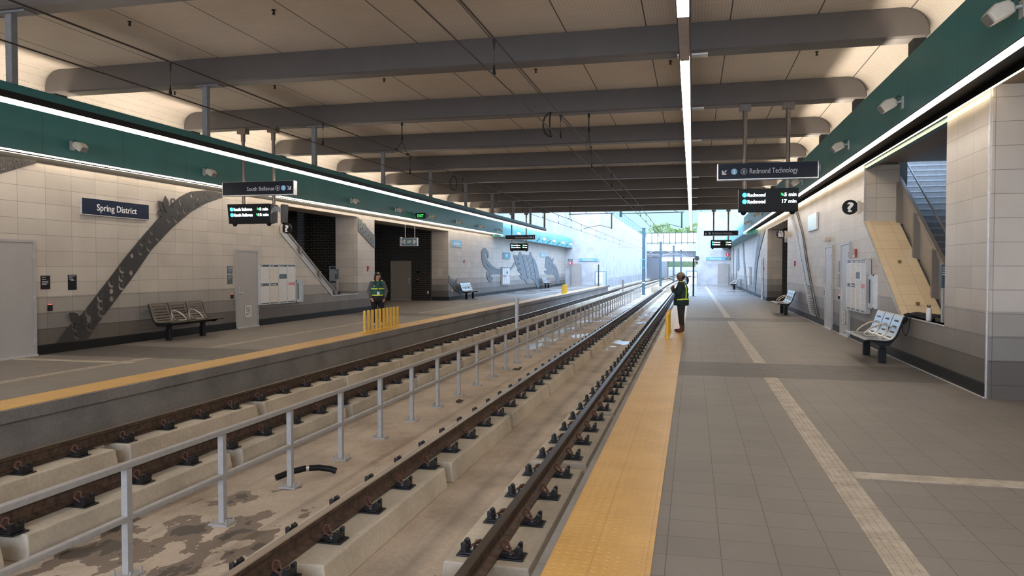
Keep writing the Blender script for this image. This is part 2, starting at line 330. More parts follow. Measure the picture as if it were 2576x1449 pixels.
# ------------------------------------------------------------------ mesh helpers
ORG = {}
def tag(o, label=None, cat=None, group=None, kind=None):
    if label: o['label'] = label
    if cat: o['category'] = cat
    if group: o['group'] = group
    if kind: o['kind'] = kind
    return o
def thing(name, label, cat, loc=(0, 0, 0), rz=0.0, group=None):
    o = bpy.data.objects.new(name, None); COL.objects.link(o); o.location = loc; o.rotation_euler = (0, 0, rz)
    o.empty_display_size = 0.1
    ORG[o.name] = Vector(loc) if rz == 0 else Vector((0, 0, 0))
    return tag(o, label, cat, group)
class MB:
    def __init__(s): s.v = []; s.f = []; s.m = []; s.smooth = []
    def add(s, vs, fs, mi=0, sm=False):
        b = len(s.v); s.v += [Vector(p) for p in vs]; s.f += [tuple(i + b for i in f) for f in fs]; s.m += [mi] * len(fs); s.smooth += [sm] * len(fs); return s
    def box(s, x0, x1, y0, y1, z0, z1, mi=0):
        vs = [(x, y, z) for x in (x0, x1) for y in (y0, y1) for z in (z0, z1)]
        return s.add(vs, [(0, 1, 3, 2), (4, 6, 7, 5), (0, 4, 5, 1), (2, 3, 7, 6), (0, 2, 6, 4), (1, 5, 7, 3)], mi)
    def obox(s, M, sx, sy, sz, mi=0):
        vs = [M @ Vector((x * sx / 2, y * sy / 2, z * sz / 2)) for x in (-1, 1) for y in (-1, 1) for z in (-1, 1)]
        return s.add(vs, [(0, 1, 3, 2), (4, 6, 7, 5), (0, 4, 5, 1), (2, 3, 7, 6), (0, 2, 6, 4), (1, 5, 7, 3)], mi)
    def bar(s, a, b, w, h, mi=0, up=(0, 0, 1)):
        a, b = Vector(a), Vector(b); d = (b - a).normalized(); up = Vector(up)
        if abs(d.dot(up)) > 0.98: up = Vector((1, 0, 0))
        r = d.cross(up).normalized(); u = r.cross(d)
        M = Matrix((r, d, u)).transposed().to_4x4(); M.translation = (a + b) / 2
        return s.obox(M, w, (b - a).length, h, mi)
    def tube(s, pts, r, n=8, mi=0, caps=True, closed=False, sm=True):
        pts = [Vector(p) for p in pts]; rs = r if isinstance(r, (list, tuple)) else [r] * len(pts)
        prev = None; base = []
        N = len(pts)
        for i, p in enumerate(pts):
            if closed: d = pts[(i + 1) % N] - pts[i - 1]
            else: d = (pts[min(i + 1, N - 1)] - pts[max(i - 1, 0)])
            d.normalize()
            if prev is None:
                t = Vector((0, 0, 1)) if abs(d.z) < 0.9 else Vector((1, 0, 0)); u = d.cross(t).normalized()
            else: u = (prev - d * prev.dot(d)).normalized()
            prev = u; w_ = d.cross(u)
            base.append([p + (u * math.cos(2 * PI * k / n) + w_ * math.sin(2 * PI * k / n)) * rs[i] for k in range(n)])
        vs = [q for ring in base for q in ring]; fs = []
        for i in range(N if closed else N - 1):
            j = (i + 1) % N
            for k in range(n): fs.append((i * n + k, i * n + (k + 1) % n, j * n + (k + 1) % n, j * n + k))
        s.add(vs, fs, mi, sm)
        if caps and not closed:
            s.add(base[0], [tuple(reversed(range(n)))], mi); s.add(base[-1], [tuple(range(n))], mi)
        return s
    def cyl(s, c, r, h, n=16, mi=0, axis='Z'):
        c = Vector(c); d = {'X': Vector((h, 0, 0)), 'Y': Vector((0, h, 0)), 'Z': Vector((0, 0, h))}[axis]
        return s.tube([c, c + d], r, n, mi)
    def prism(s, poly, a0, a1, axis='X', mi=0):
        """poly 2D: axis X -> (y,z), Y -> (x,z), Z -> (x,y)"""
        def P(p, a): return {'X': (a, p[0], p[1]), 'Y': (p[0], a, p[1]), 'Z': (p[0], p[1], a)}[axis]
        n = len(poly); vs = [P(p, a0) for p in poly] + [P(p, a1) for p in poly]
        fs = [tuple(range(n)), tuple(reversed(range(n, 2 * n)))] + [(i, (i + 1) % n, (i + 1) % n + n, i + n) for i in range(n)]
        return s.add(vs, fs, mi)
    def ell(s, c, r, n=14, M=None, mi=0):
        c = Vector(c); vs = []; fs = []
        h = n // 2
        for i in range(1, h):
            for k in range(n):
                a = PI * i / h; t = 2 * PI * k / n
                v = Vector((r[0] * math.sin(a) * math.cos(t), r[1] * math.sin(a) * math.sin(t), r[2] * math.cos(a)))
                vs.append(c + (M @ v if M else v))
        for v in ((0, 0, r[2]), (0, 0, -r[2])): vs.append(c + (M @ Vector(v) if M else Vector(v)))
        for i in range(h - 2):
            for k in range(n): fs.append((i * n + k, i * n + (k + 1) % n, (i + 1) * n + (k + 1) % n, (i + 1) * n + k)[::-1])
        T = (h - 1) * n
        for k in range(n):
            fs.append((T, k, (k + 1) % n)); fs.append((T + 1, (h - 2) * n + (k + 1) % n, (h - 2) * n + k))
        return s.add(vs, fs, mi, True)
    def cap(s, a, ra, b, rb, n=12):
        a, b = Vector(a), Vector(b)
        s.tube([a, b], [ra, rb], n); s.ell(a, (ra,) * 3, n); s.ell(b, (rb,) * 3, n); return s
    def build(s, name, mat, parent=None, bevel=0.0, smooth_angle=None):
        o_ = ORG.get(parent.name, Vector((0, 0, 0))) if parent else Vector((0, 0, 0))
        me = bpy.data.meshes.new(name); me.from_pydata([tuple(v - o_) for v in s.v], [], s.f)
        for m in (mat if isinstance(mat, (list, tuple)) else [mat]): me.materials.append(m)
        for p, mi, sm in zip(me.polygons, s.m, s.smooth): p.material_index = mi; p.use_smooth = sm
        me.validate(); me.update()
        import bmesh
        bm = bmesh.new(); bm.from_mesh(me); bmesh.ops.recalc_face_normals(bm, faces=bm.faces); bm.to_mesh(me); bm.free()
        o = bpy.data.objects.new(name, me); COL.objects.link(o)
        if parent: o.parent = parent
        ORG[o.name] = o_
        if bevel:
            b = o.modifiers.new('bevel', 'BEVEL'); b.width = bevel; b.segments = 2; b.limit_method = 'ANGLE'
        return o
def struct(name, mb, mat, bevel=0.0):
    o = mb.build(name, mat, None, bevel); o['kind'] = 'structure'; return o
def kids(o): return [c for c in bpy.data.objects if c.parent == o]
def copy_tree(o, parent=None, ch=None):
    c = o.copy(); COL.objects.link(c)
    if parent: c.parent = parent
    for k in (ch[o.name] if ch else kids(o)): copy_tree(k, c, ch)
    return c
def tree_index(o):
    ix = {}
    def rec(a): ix[a.name] = list(a.children); [rec(k) for k in a.children]
    rec(o); return ix
def inside(p, poly):
    c = False; n = len(poly)
    for i in range(n):
        (x1, y1), (x2, y2) = poly[i], poly[(i + 1) % n]
        if (y1 > p[1]) != (y2 > p[1]) and p[0] < (x2 - x1) * (p[1] - y1) / (y2 - y1) + x1: c = not c
    return c
def plate_curve(loops, depth=0.004):
    """flat plate: first loop is the outline, the others are cut out of it -> verts, faces"""
    from mathutils.geometry import delaunay_2d_cdt
    vs, es = [], []
    for lp in loops:
        b = len(vs); vs += [Vector((q[0], q[1])) for q in lp]; es += [(b + k, b + (k + 1) % len(lp)) for k in range(len(lp))]
    ov, oe, of, _, _, _ = delaunay_2d_cdt(vs, es, [], 0, 1e-6)
    bbs = [(min(q[0] for q in l), max(q[0] for q in l), min(q[1] for q in l), max(q[1] for q in l)) for l in loops]
    keep = []
    for f in of:
        c = sum((ov[i] for i in f), Vector((0, 0))) / len(f)
        if not inside(c, loops[0]): continue
        if any(bb[0] <= c[0] <= bb[1] and bb[2] <= c[1] <= bb[3] and inside(c, l) for l, bb in zip(loops[1:], bbs[1:])): continue
        keep.append(tuple(f))
    n = len(ov); V = [Vector((v.x, v.y, depth)) for v in ov] + [Vector((v.x, v.y, -depth)) for v in ov]
    F = [f for f in keep] + [tuple(i + n for i in reversed(f)) for f in keep]
    cnt = {}
    for f in keep:
        for a, b in zip(f, f[1:] + f[:1]): cnt[(a, b)] = 1
    F += [(a, a + n, b + n, b) for (a, b) in cnt if (b, a) not in cnt]
    used = sorted({i for f in F for i in f}); mp = {o: k for k, o in enumerate(used)}
    return [V[i] for i in used], [tuple(mp[i] for i in f) for f in F]
def _curve_mesh(cu):
    ob = bpy.data.objects.new('tmp', cu); COL.objects.link(ob)
    dg = bpy.context.evaluated_depsgraph_get(); me = bpy.data.meshes.new_from_object(ob.evaluated_get(dg))
    vs = [v.co.copy() for v in me.vertices]; fs = [tuple(p.vertices) for p in me.polygons]
    bpy.data.objects.remove(ob); bpy.data.meshes.remove(me); bpy.data.curves.remove(cu)
    return vs, fs
def text_geo(txt, size, width=None, bold=0.0, align='LEFT', depth=0.001):
    cu = bpy.data.curves.new('tmp', 'FONT'); cu.body = txt; cu.size = 1.0; cu.extrude = depth / max(size, 1e-6); cu.offset = bold; cu.resolution_u = 3
    vs, fs = _curve_mesh(cu)
    x0 = min(v.x for v in vs); x1 = max(v.x for v in vs)
    cap = 0.70
    sy = size / cap; sx = sy if width is None else width / (x1 - x0)
    W = (x1 - x0) * sx
    ox = {'LEFT': 0, 'CENTER': -W / 2, 'RIGHT': -W}[align]
    return [Vector(((v.x - x0) * sx + ox, v.y * sy, v.z * size)) for v in vs], fs
def frame(o, xd, yd):
    xd, yd = Vector(xd), Vector(yd); zd = xd.cross(yd)
    M = Matrix((xd, yd, zd)).transposed().to_4x4(); M.translation = Vector(o); return M
FRONT = ((1, 0, 0), (0, 0, 1))      # faces the camera (-Y)
LEFTW = ((0, 1, 0), (0, 0, 1))      # on the left wall, faces +X
RIGHTW = ((0, -1, 0), (0, 0, 1))    # on the right wall, faces -X
def put(mb, geo, M, mi=0):
    vs, fs = geo; return mb.add([M @ v for v in vs], fs, mi)
def put_text(mb, txt, M, u, v, size, width=None, bold=0.0, align='LEFT', mi=0):
    return put(mb, text_geo(txt, size, width, bold, align), M @ Matrix.Translation((u, v, 0.0015)), mi)
def ring2d(cx_, cy_, r, n=20): return [(cx_ + r * math.cos(2 * PI * k / n), cy_ + r * math.sin(2 * PI * k / n)) for k in range(n)]
def rect2d(x0, x1, y0, y1): return [(x0, y0), (x1, y0), (x1, y1), (x0, y1)]
def put_shape(mb, loops, M, off=0.0015, mi=0, depth=0.001): return put(mb, plate_curve(loops, depth), M @ Matrix.Translation((0, 0, off)), mi)
def slab(mb, M, x0, x1, y0, y1, z0, z1, mi=0):
    vs = [M @ Vector((x, y, z)) for x in (x0, x1) for y in (y0, y1) for z in (z0, z1)]
    return mb.add(vs, [(0, 1, 3, 2), (4, 6, 7, 5), (0, 4, 5, 1), (2, 3, 7, 6), (0, 2, 6, 4), (1, 5, 7, 3)], mi)

# ------------------------------------------------------------------ the setting
XR, XL = 3.69, -12.25            # wall faces
ER, EL = -0.845, -7.845          # platform edges
BEDZ = -0.77; YB, YE = -12.0, 78.0
ROOF0, ROOF1 = -7.0, 46.0
YLE, YRE = 72.0, 78.0

mb = MB(); mb.box(EL - 0.6, ER + 0.6, YB, 206, BEDZ - 0.3, BEDZ)
struct('floor_track_bed', mb, BED)
mb = MB(); mb.box(ER + 0.63, 9.5, YB, YRE, -0.16, 0.0); mb.box(ER + 0.05, ER + 0.63, YB, YRE, -0.16, -0.006)
struct('floor_right_platform', mb, FLOOR)
mb = MB(); mb.box(-17.5, EL - 0.63, YB, YLE + 2, -0.16, 0.0); mb.box(EL - 0.63, EL - 0.05, YB, YLE, -0.16, -0.006)
struct('floor_left_platform', mb, FLOOR2)
# platform edges and faces
mb = MB(); mb.box(ER, ER + 0.05, YB, YRE, -0.2, 0.002); mb.box(ER + 0.06, ER + 0.3, YB, YRE, BEDZ, -0.16)
struct('trim_1', mb, EDGE)
mb = MB(); mb.box(EL - 0.05, EL, YB, YLE, -0.15, 0.0); mb.box(EL - 0.3, EL - 0.07, YB, YLE, BEDZ, -0.15)
struct('trim_2', mb, EDGE)
for nm, x0, y1, lab, s in (('tactile_strip', ER + 0.05, YRE, 'yellow studded tactile strip along the edge of the right platform', 1), ('tactile_strip', EL - 0.63, YLE, 'yellow studded tactile strip along the edge of the left platform', -1)):
    mb = MB(); mb.box(x0, x0 + 0.58, YB, y1, -0.005, 0.006)
    tag(mb.build(nm, YELLOW), lab, 'tactile paving')
def guides(x0, side):
    g = 'beige tactile guide strips in the platform floors'
    rt = thing('guide_strip', f'worn beige tactile guiding path running lengthwise along the {side} platform', 'tactile paving', (x0, 0, 0), 0)
    for a, b in ((YB, 12.1), (13.92, 24.7), (26.4, 70.0)):
        mb = MB()
        y = a
        mb.box(x0, x0 + 0.2, a, b, 0.0, 0.003)
        for k in range(4): mb.box(x0 + 0.022 + k * 0.046, x0 + 0.04 + k * 0.046, a, b, 0.003, 0.006)
        mb.build('ribbed_tile_run', GUIDE, rt)
    return rt
guides(1.07, 'right'); guides(-9.95, 'left')
mb = MB(); mb.box(1.275, XR - 0.02, 6.46, 6.66, 0.0, 0.004); mb2 = mb
tag(mb.build('cross_strip', GUIDE), 'pale cross strip in the right floor running to the wall in the foreground', 'tactile paving')
mb = MB(); mb.box(-12.1, -9.97, 11.3, 11.5, 0.0, 0.004) ; mb.box(-9.75, -9.6, 11.3, 11.5, 0.0, 0.004)
tag(mb.build('cross_strip', GUIDE), 'pale cross strip in the left platform floor', 'tactile paving')

# walls
T0 = 3.95
mb = MB(); mb.box(XL - 0.9, XL, YB, 20.85, 0, T0)
mb.prism([(20.85, 0), (26.3, 0), (26.3, 0.70), (24.2, 0.70), (20.85, 2.74)], XL - 0.9, XL, 'X')
mb.box(XL - 0.9, XL, 26.3, 27.86, 0, T0); mb.box(XL - 0.9, XL, 37.15, 74.0, 0, T0)
mb.box(XL - 0.9, XL, 20.85, 26.3, 3.6, T0); mb.box(XL - 0.9, XL, 27.86, 37.15, 3.58, T0)
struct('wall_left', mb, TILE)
mb = MB()
mb.prism([(12.55, 0), (18.15, 0), (18.15, 2.71), (15.0, 0.80), (12.55, 0.80)], XR, XR + 0.72, 'X')
mb.box(XR, XR + 0.72, 10.86, 12.55, 0, T0 + 0.05); mb.box(XR, XR + 0.72, 18.15, 32.0, 0, T0); mb.box(XR, XR + 0.72, 40.3, YRE, 0, T0)
mb.box(XR, XR + 0.72, 32.0, 40.3, 3.62, T0)
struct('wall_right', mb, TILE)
mb = MB(); mb.box(XR + 0.001, 6.8, 10.78, 10.855, 0, T0 + 0.05); mb.box(6.8, 6.95, YB, 10.85, 0, T0)
struct('wall_right_return', mb, TILE_F)
# cream sloping sill and soffits round the stairs
mb = MB(); mb.add([(XR + 0.02, 18.15, 2.72), (XR + 0.70, 18.15, 2.72), (XR + 0.70, 15.0, 0.81), (XR + 0.02, 15.0, 0.81)], [(0, 1, 2, 3)])
mb.add([(XR + 0.02, 15.0, 0.812), (XR + 1.3, 15.0, 0.812), (XR + 1.3, 12.56, 0.812), (XR + 0.02, 12.56, 0.812)], [(0, 1, 2, 3)])
mb.add([(XR + 0.02, 15.0, 0.812), (XR + 0.70, 15.0, 0.812), (XR + 0.70, 12.56, 0.812), (XR + 0.02, 12.56, 0.812)], [(0, 1, 2, 3)])
def sill_mat(name):
    m, n, l, b = new_mat(name); P, x, y, z = pos(n, l)
    col, fac = bricktex(n, l, comb(n, l, mth(n, l, 'ADD', x, 20.28), mth(n, l, 'ADD', y, 30.0)), 0.36, 0.30, 0.003, (0.60, 0.47, 0.30), (0.68, 0.54, 0.36), (0.34, 0.26, 0.18))
    l.new(col, b.inputs['Base Color']); b.inputs['Roughness'].default_value = 0.45; MATS[name] = m; return m
SILLM = sill_mat('sill_tile')
struct('trim_3', mb, SILLM)
mb = MB(); mb.bar((XR - 0.005, 18.15, 2.72), (XR - 0.005, 15.0, 0.81), 0.03, 0.02); mb.bar((XR - 0.005, 15.0, 0.81), (XR - 0.005, 12.56, 0.81), 0.03, 0.02)
mb.bar((XR + 0.0, 18.14, 2.72), (XR + 0.0, 18.14, 3.9), 0.02, 0.02); mb.bar((XR, 10.85, 0), (XR, 10.85, T0), 0.03, 0.03)
struct('trim_4', mb, ALU)
mb = MB(); mb.bar((XL + 0.005, 20.85, 2.75), (XL + 0.005, 24.2, 0.71), 0.04, 0.03); mb.bar((XL + 0.005, 24.2, 0.71), (XL + 0.005, 26.3, 0.71), 0.04, 0.03)
mb.box(XL - 0.9, XL, 24.2, 26.3, 0.701, 0.712)
struct('trim_5', mb, ALU)
# roof slabs beside the fascias, above the openings
SOFF = plain('soffit_panel', (0.20, 0.155, 0.12), 0.6, var=0.05, scale=2)
mb = MB(); mb.box(XR + 0.0, 9.5, ROOF0, 18.15, T0 + 0.05, T0 + 0.25); pass
mb.box(XR, 9.5, 31.0, 41.0, T0, T0 + 0.2)
struct('ceiling_right_soffit', mb, SOFF)
mb = MB(); mb.box(-17.5, XL - 0.9, ROOF0, 46, T0, T0 + 0.2); mb.box(XL - 0.9, XL, YB, 46, T0, T0 + 0.2)
struct('ceiling_left_soffit', mb, SOFF)
# dark brick recesses
mb = MB(); mb.box(-17.5, XL - 0.90, 37.0, 37.3, 0, T0); mb.box(-17.6, -17.4, 19.0, 37.3, 0, T0); mb.box(XL - 3.6, XL - 0.9, 27.0, 27.3, 0, T0)
mb.box(-15.9, XL - 0.9, 26.985, 27.25, 0.0, T0); mb.box(-15.0, -14.8, 15.0, 26.4, 0, T0)
struct('wall_brick_left', mb, BRICK)
mb = MB(); mb.box(XR + 0.72, 9.5, 40.3, 40.5, 0, T0); mb.box(9.3, 9.5, 31, 40.5, 0, T0); mb.box(XR + 0.72, 9.5, 31.5, 31.7, 0, T0)
struct('wall_brick_right', mb, BRICK)
# stair hall on the right: walls, steps
mb = MB(); mb.box(6.75, 6.95, 11, 30.0, 0, 6.0); mb.box(4.42, 6.95, 29.0, 29.2, 0, 6.0); mb.box(4.42, 4.6, 18.3, 29.0, 2.9, 5.6)
struct('wall_stair_right', mb, plain('stair_wall_glaze', (0.22, 0.27, 0.29), 0.3, var=0.05))
st = thing('staircase', 'staircase climbing away behind the right wall opening', 'stairs', (4.6, 13.9, 0))
mb = MB(); mb3 = MB()
for k in range(44):
    y0 = 13.9 + 0.285 * k; z1 = 0.16 * (k + 1)
    mb.box(4.72, 6.7, y0, y0 + 0.33, max(0, z1 - 0.5), z1 - 0.004)
    mb3.box(4.72, 6.7, y0 - 0.012, y0 + 0.045, z1 - 0.03, z1 + 0.002)
mb.build('steps', plain('dark_step', (0.26, 0.27, 0.28), 0.6), st); mb3.build('nosing', plain('pale_nosing', (0.42, 0.45, 0.47), 0.5), st)
mb = MB(); mb.bar((6.68, 13.9, 0.45), (6.68, 26.4, 7.45), 0.06, 0.32); mb.build('stringer', ALU, st)
# fascias (teal) with black recess and slot lights
def fascia(side):
    s = 1 if side == 'right' else -1
    C = -4.345
    def X(x): return x if s > 0 else 2 * C - x
    def bx(mb, a, b, *r):
        a, b = X(a), X(b); mb.box(min(a, b), max(a, b), *r)
    xf = 2.88
    mb = MB(); bx(mb, xf, xf + 0.05, YB, ROOF1, 3.77, 4.60)
    struct('trim_6' if s > 0 else 'trim_7', mb, TEAL)
    mb = MB(); bx(mb, xf + 0.05, XR + (0.02 if s > 0 else 0.15), YB, YE, 4.02, 4.06)      # black recess lid
    bx(mb, xf + 0.11, xf + 0.13, YB, YE, 3.755, 4.02)
    if s < 0: mb.box(XL, XL + 0.012, YB, 74.0, 3.70, 4.02)
    else: mb.box(XR - 0.10, XR - 0.09, YB, YE, 3.96, 4.02)
    struct('trim_8' if s > 0 else 'trim_9', mb, BLACK)
    # LED under the fascia and warm slot over the wall
    lg = thing('linear_light', f'long white strip light along the foot of the teal fascia over the {side} platform', 'light', (X(xf + 0.08), 0, 3.72))
    mb = MB(); bx(mb, xf + 0.004, xf + (0.095 if s > 0 else 0.075), YB, ROOF1, 3.74, 3.757); mb.build('diffuser', LED, lg)
    mb = MB(); bx(mb, xf + 0.002, xf + 0.11, YB, ROOF1, 3.757, 3.77); mb.build('housing', BLACK, lg)
    lg = thing('slot_light', f'thin warm strip light in the black slot washing down the {side} wall', 'light', (X(3.55), 0, 3.9))
    a, b, zt = (3.60, 3.63, 3.945) if s > 0 else (-12.17, -12.13, 3.82)
    mb = MB(); mb.box(a, b, YB, ROOF1, zt - 0.022, zt); mb.build('diffuser', WASH, lg)
    b = a + 0.03 if s > 0 else b
    mb = MB(); mb.box(a - 0.005, b + 0.005, YB, ROOF1, zt, zt + 0.03)
    i0 = a - 0.008 if s > 0 else b + 0.002; mb.box(i0, i0 + 0.006, YB, ROOF1, zt - 0.02, zt); mb.build('housing', BLACK, lg)  # thin inner lip is an added shield keeping slot light out of the recess
    if s > 0:
        mb = MB(); mb.box(XR + 0.01, XR + 0.12, 12.56, 18.14, 3.87, 3.94); struct('trim_17', mb, TEAL)
    # cove
    mb = MB(); bx(mb, 2.95, 3.40, YB, ROOF1, 4.22, 4.26)
    struct('trim_10' if s > 0 else 'trim_11', mb, BLACK)
    lg = thing('cove_light', f'hidden warm cove light lying behind the teal fascia on the {side}', 'light', (X(3.2), 0, 4.4))
    mb = MB(); bx(mb, 3.00, 3.09, YB, ROOF1, 4.30, 4.33); mb.build('diffuser', COVE, lg)
    # outdoor rounded teal canopy
    x0, x1, zt = 2.88, 3.69, 3.55
    prof = [(x0, 3.70)] + [(x0 + 0.72 * (1 - math.cos(a)), 4.10 + 0.66 * math.sin(a)) for a in [PI / 2 * k / 8 for k in range(9)]] + [(x1, 4.77)]
    prof = [(X(a), b) for a, b in prof]
    inner = [(X(x1), 3.70)]
    mb = MB(); mb.prism(prof + inner, ROOF1, YE if s > 0 else 75.5, 'Y')
    o = struct('ceiling_canopy_' + side, mb, TEALOUT)
    mb = MB(); bx(mb, x0 - 0.03, x1, ROOF1, YE if s > 0 else 75.5, 3.62, 3.70); struct('trim_12' if s > 0 else 'trim_13', mb, plain('canopy_edge', (0.10, 0.24, 0.27), 0.5))
fascia('right'); fascia('left')
# perforated ceiling with curved ends
C = -4.345
prof = [(3.40, 4.30), (3.40, 4.92)] + [(2.90 + 0.5 * math.cos(a), 4.92 + 0.5 * math.sin(a)) for a in [PI / 2 * k / 12 for k in range(1, 13)]]
prof = [(2 * C - x, z) for x, z in prof][::1] + prof[::-1]
mb = MB()
n = len(prof)
vs = [(x, ROOF0, z) for x, z in prof] + [(x, ROOF1, z) for x, z in prof]
mb.add(vs, [(i, i + 1, i + 1 + n, i + n) for i in range(n - 1)], 0, True)
struct('ceiling', mb, CEIL)
mb = MB(); mb.box(-14.0, 4.4, ROOF0, ROOF1, 5.6, 6.6); mb.box(-14.0, 2 * C - 3.45, ROOF0, ROOF1, 4.1, 5.6); mb.box(3.45, 4.4, ROOF0, ROOF1, 4.1, 5.6)
mb.box(-14, 4.4, ROOF1 - 0.4, ROOF1, 5.42, 6.6); mb.box(4.4, 9.5, ROOF0, 18.2, 4.2, 4.6)
struct('ceiling_roof_slab', mb, TRENCH)

# ------------------------------------------------------------------ roof beams
def make_beam(y):
    prof = []
    r = 0.345; xr = 3.285; zt = 5.415; zb = 4.98; rb = 0.045
    pts = [(xr, zb + rb)] + [(xr, zt - r)] + [(xr - r + r * math.cos(a), zt - r + r * math.sin(a)) for a in [PI / 2 * k / 10 for k in range(1, 11)]]
    pts = [(xr - rb, zb)] + pts
    right = pts; left = [(2 * C - x, z) for x, z in pts][::-1]
    prof = right + left
    mb = MB(); h = 0.175; n = len(prof); cxm = C; e = 0.03
    def ring(yy, ins): return [(x - math.copysign(ins, x - cxm), yy, min(max(z, zb + ins), zt - 0)) for x, z in prof]
    rings = [ring(y - h, e), ring(y - h + e, 0), ring(y + h - e, 0), ring(y + h, e)]
    vs = [p for r_ in rings for p in r_]
    fs = [tuple(range(n)), tuple(reversed(range(3 * n, 4 * n)))] + [(r_ * n + k, r_ * n + (k + 1) % n, (r_ + 1) * n + (k + 1) % n, (r_ + 1) * n + k) for r_ in range(3) for k in range(n)]
    mb.add(vs, fs)
    return mb.build('roof_beam', BEAM, None)
ordn = ['nearest', 'second', 'third', 'fourth', 'fifth', 'sixth', 'seventh', 'eighth', 'ninth', 'tenth', 'eleventh']
PY = [8.09 + 4.03 * k for k in range(10)]
# origin of each beam at its own middle so that copies can be placed
def beam_at(i, y):
    o = make_beam(y)
    lab = ('dark grey round-ended roof beam cutting the top left corner of the photo' if i == 0 else
           'dark grey round-ended roof beam, the farthest one, at the open end of the roof' if i == 9 else
           f'dark grey round-ended roof beam, {ordn[i]} from the camera')
    tag(o, lab, 'beam', 'round-ended roof beams across the platform hall')
    mb = MB()
    for xx in (3.02, 2 * C - 3.27): mb.box(xx + 0.05, xx + 0.22, y - 0.14, y + 0.14, 4.40, 4.985)
    mb.build('bearing', BLACK, o)
for i, y in enumerate(PY): beam_at(i, y)

# ------------------------------------------------------------------ long hung lights over the platform edges
def hung(side, x, y1, gaps):
    g = thing('hanging_linear_light', f'long white strip light hung on grey posts above the {side} platform edge', 'light', (x, 0, 3.8))
    mb = MB(); mb.box(x - 0.065, x + 0.065, YB, y1, 3.95, 4.06)
    mb.build('housing', TEAL if side == 'left' else BEAM, g)
    mb = MB(); mb.prism([(x - 0.065, 3.95), (x + 0.065, 3.95), (x + 0.05, 3.86), (x - 0.05, 3.86)], YB, y1, 'Y'); mb.build('dark_reveal', BLACK, g)
    mb = MB()
    y = YB
    for a, b in gaps + [(y1 - 0.02, y1)]:
        mb.box(x - 0.048, x + 0.048, y, a, 3.815, 3.86); y = b
    mb.build('diffuser', LED, g)
    if gaps:
        mb = MB()
        for a, b in gaps: mb.box(x - 0.047, x + 0.047, a, b, 3.815, 3.86)
        mb.build('unlit_cover', plain('unlit_cover', (0.42, 0.38, 0.37), 0.5), g)
    for y in PY:
        if y > y1: continue
        mb = MB(); mb.box(x - 0.05, x + 0.05, y - 0.05, y + 0.05, 4.06, 4.985); mb.build('hanger_post', POST, g, bevel=0.008)
        mb = MB(); mb.box(x - 0.16, x + 0.30, y - 0.09, y + 0.09, 4.955, 4.979); mb.build('mounting_plate', WHITE if side == 'right' else POST, g)
hung('left', -8.6, 44.6, []); hung('right', -0.09, 44.6, [(6.65, 8.05)])

# ------------------------------------------------------------------ overhead wires
def wires(side, x):
    g = thing('overhead_line', f'pair of overhead power wires running above the {side} track', 'overhead wires', (x, 0, 4))
    for nm, z, r, yy in (('messenger_wire', 4.26, 0.011, 104), ('contact_wire', 3.85, 0.0085, 104)):
        mb = MB(); pts = [(x + 0.10 * math.sin(y / 16.0), y, z + (0.010 * math.cos(y * 2 * PI / 8.06) if nm[0] == 'm' else 0.0)) for y in range(-12, yy + 1, 2)]
        mb.tube(pts, r, 6); mb.build(nm, WIRE, g)
    for y in [8.3, 12.3, 16.5, 20.6, 24.3, 28.4, 32.4, 36.5, 40.5, 44.5, 52, 58, 64, 70]:
        if side == 'right' and y == 12.3: y = 12.6
        xx = x + 0.10 * math.sin(y / 16.0)
        mb = MB(); mb.tube([(xx, y, 3.86), (xx, y, 4.25)], 0.0025, 5); mb.tube([(xx, y, 4.13), (xx, y, 4.25)], [0.006, 0.02], 6); mb.tube([(xx, y, 3.86), (xx, y, 3.98)], [0.022, 0.005], 6)
        mb.build('dropper', BLACK, g)
    # loops joining the two wires
    for y in ((12.4, ) if side == 'right' else (20.3,)):
        mb = MB(); mb.tube([(x - 0.05, y + 0.15 * math.sin(a) * (-1 if side == 'right' else 1) , 4.055 + 0.2 * math.cos(a)) for a in [PI * k / 10 for k in range(11)]], 0.012, 6)
        mb.tube([(x - 0.05 - 0.14 * math.sin(a), y, 4.055 + 0.2 * math.cos(a)) for a in [PI * k / 10 for k in range(11)]], 0.014, 6)
        mb.build('jumper_loop', BLACK, g)
    return g
wires('left', -6.45); wires('right', -2.24)
def hanger(x, y, lab):
    g = thing('wire_hanger', lab, 'wire hanger', (x, y, 4.98), group='wire hangers under the roof beams')
    mb = MB(); mb.tube([(x, y, 4.98), (x, y, 4.55)], 0.012, 6)
    for z in (4.93, 4.62): mb.tube([(x, y, z + 0.05), (x, y, z), (x, y, z - 0.05)], [0.012, 0.03, 0.012], 8)
    mb.build('insulator_rod', BLACK, g)
    mb = MB()
    for d in (-0.35, 0.35): mb.tube([(x, y, 4.55), (x, y + d, 4.29)], 0.006, 5); mb.box(x - 0.02, x + 0.02, y + d - 0.04, y + d + 0.04, 4.275, 4.33)
    mb.build('bridle_wire', BLACK, g)
hanger(-6.42, 16.15, 'black insulated hanger holding the left overhead wire under a beam')
hanger(-2.17, 16.15, 'black insulated hanger holding the right overhead wire under a beam')
hanger(-6.42, 40.3, 'small black hanger over the left wire near the open roof end')

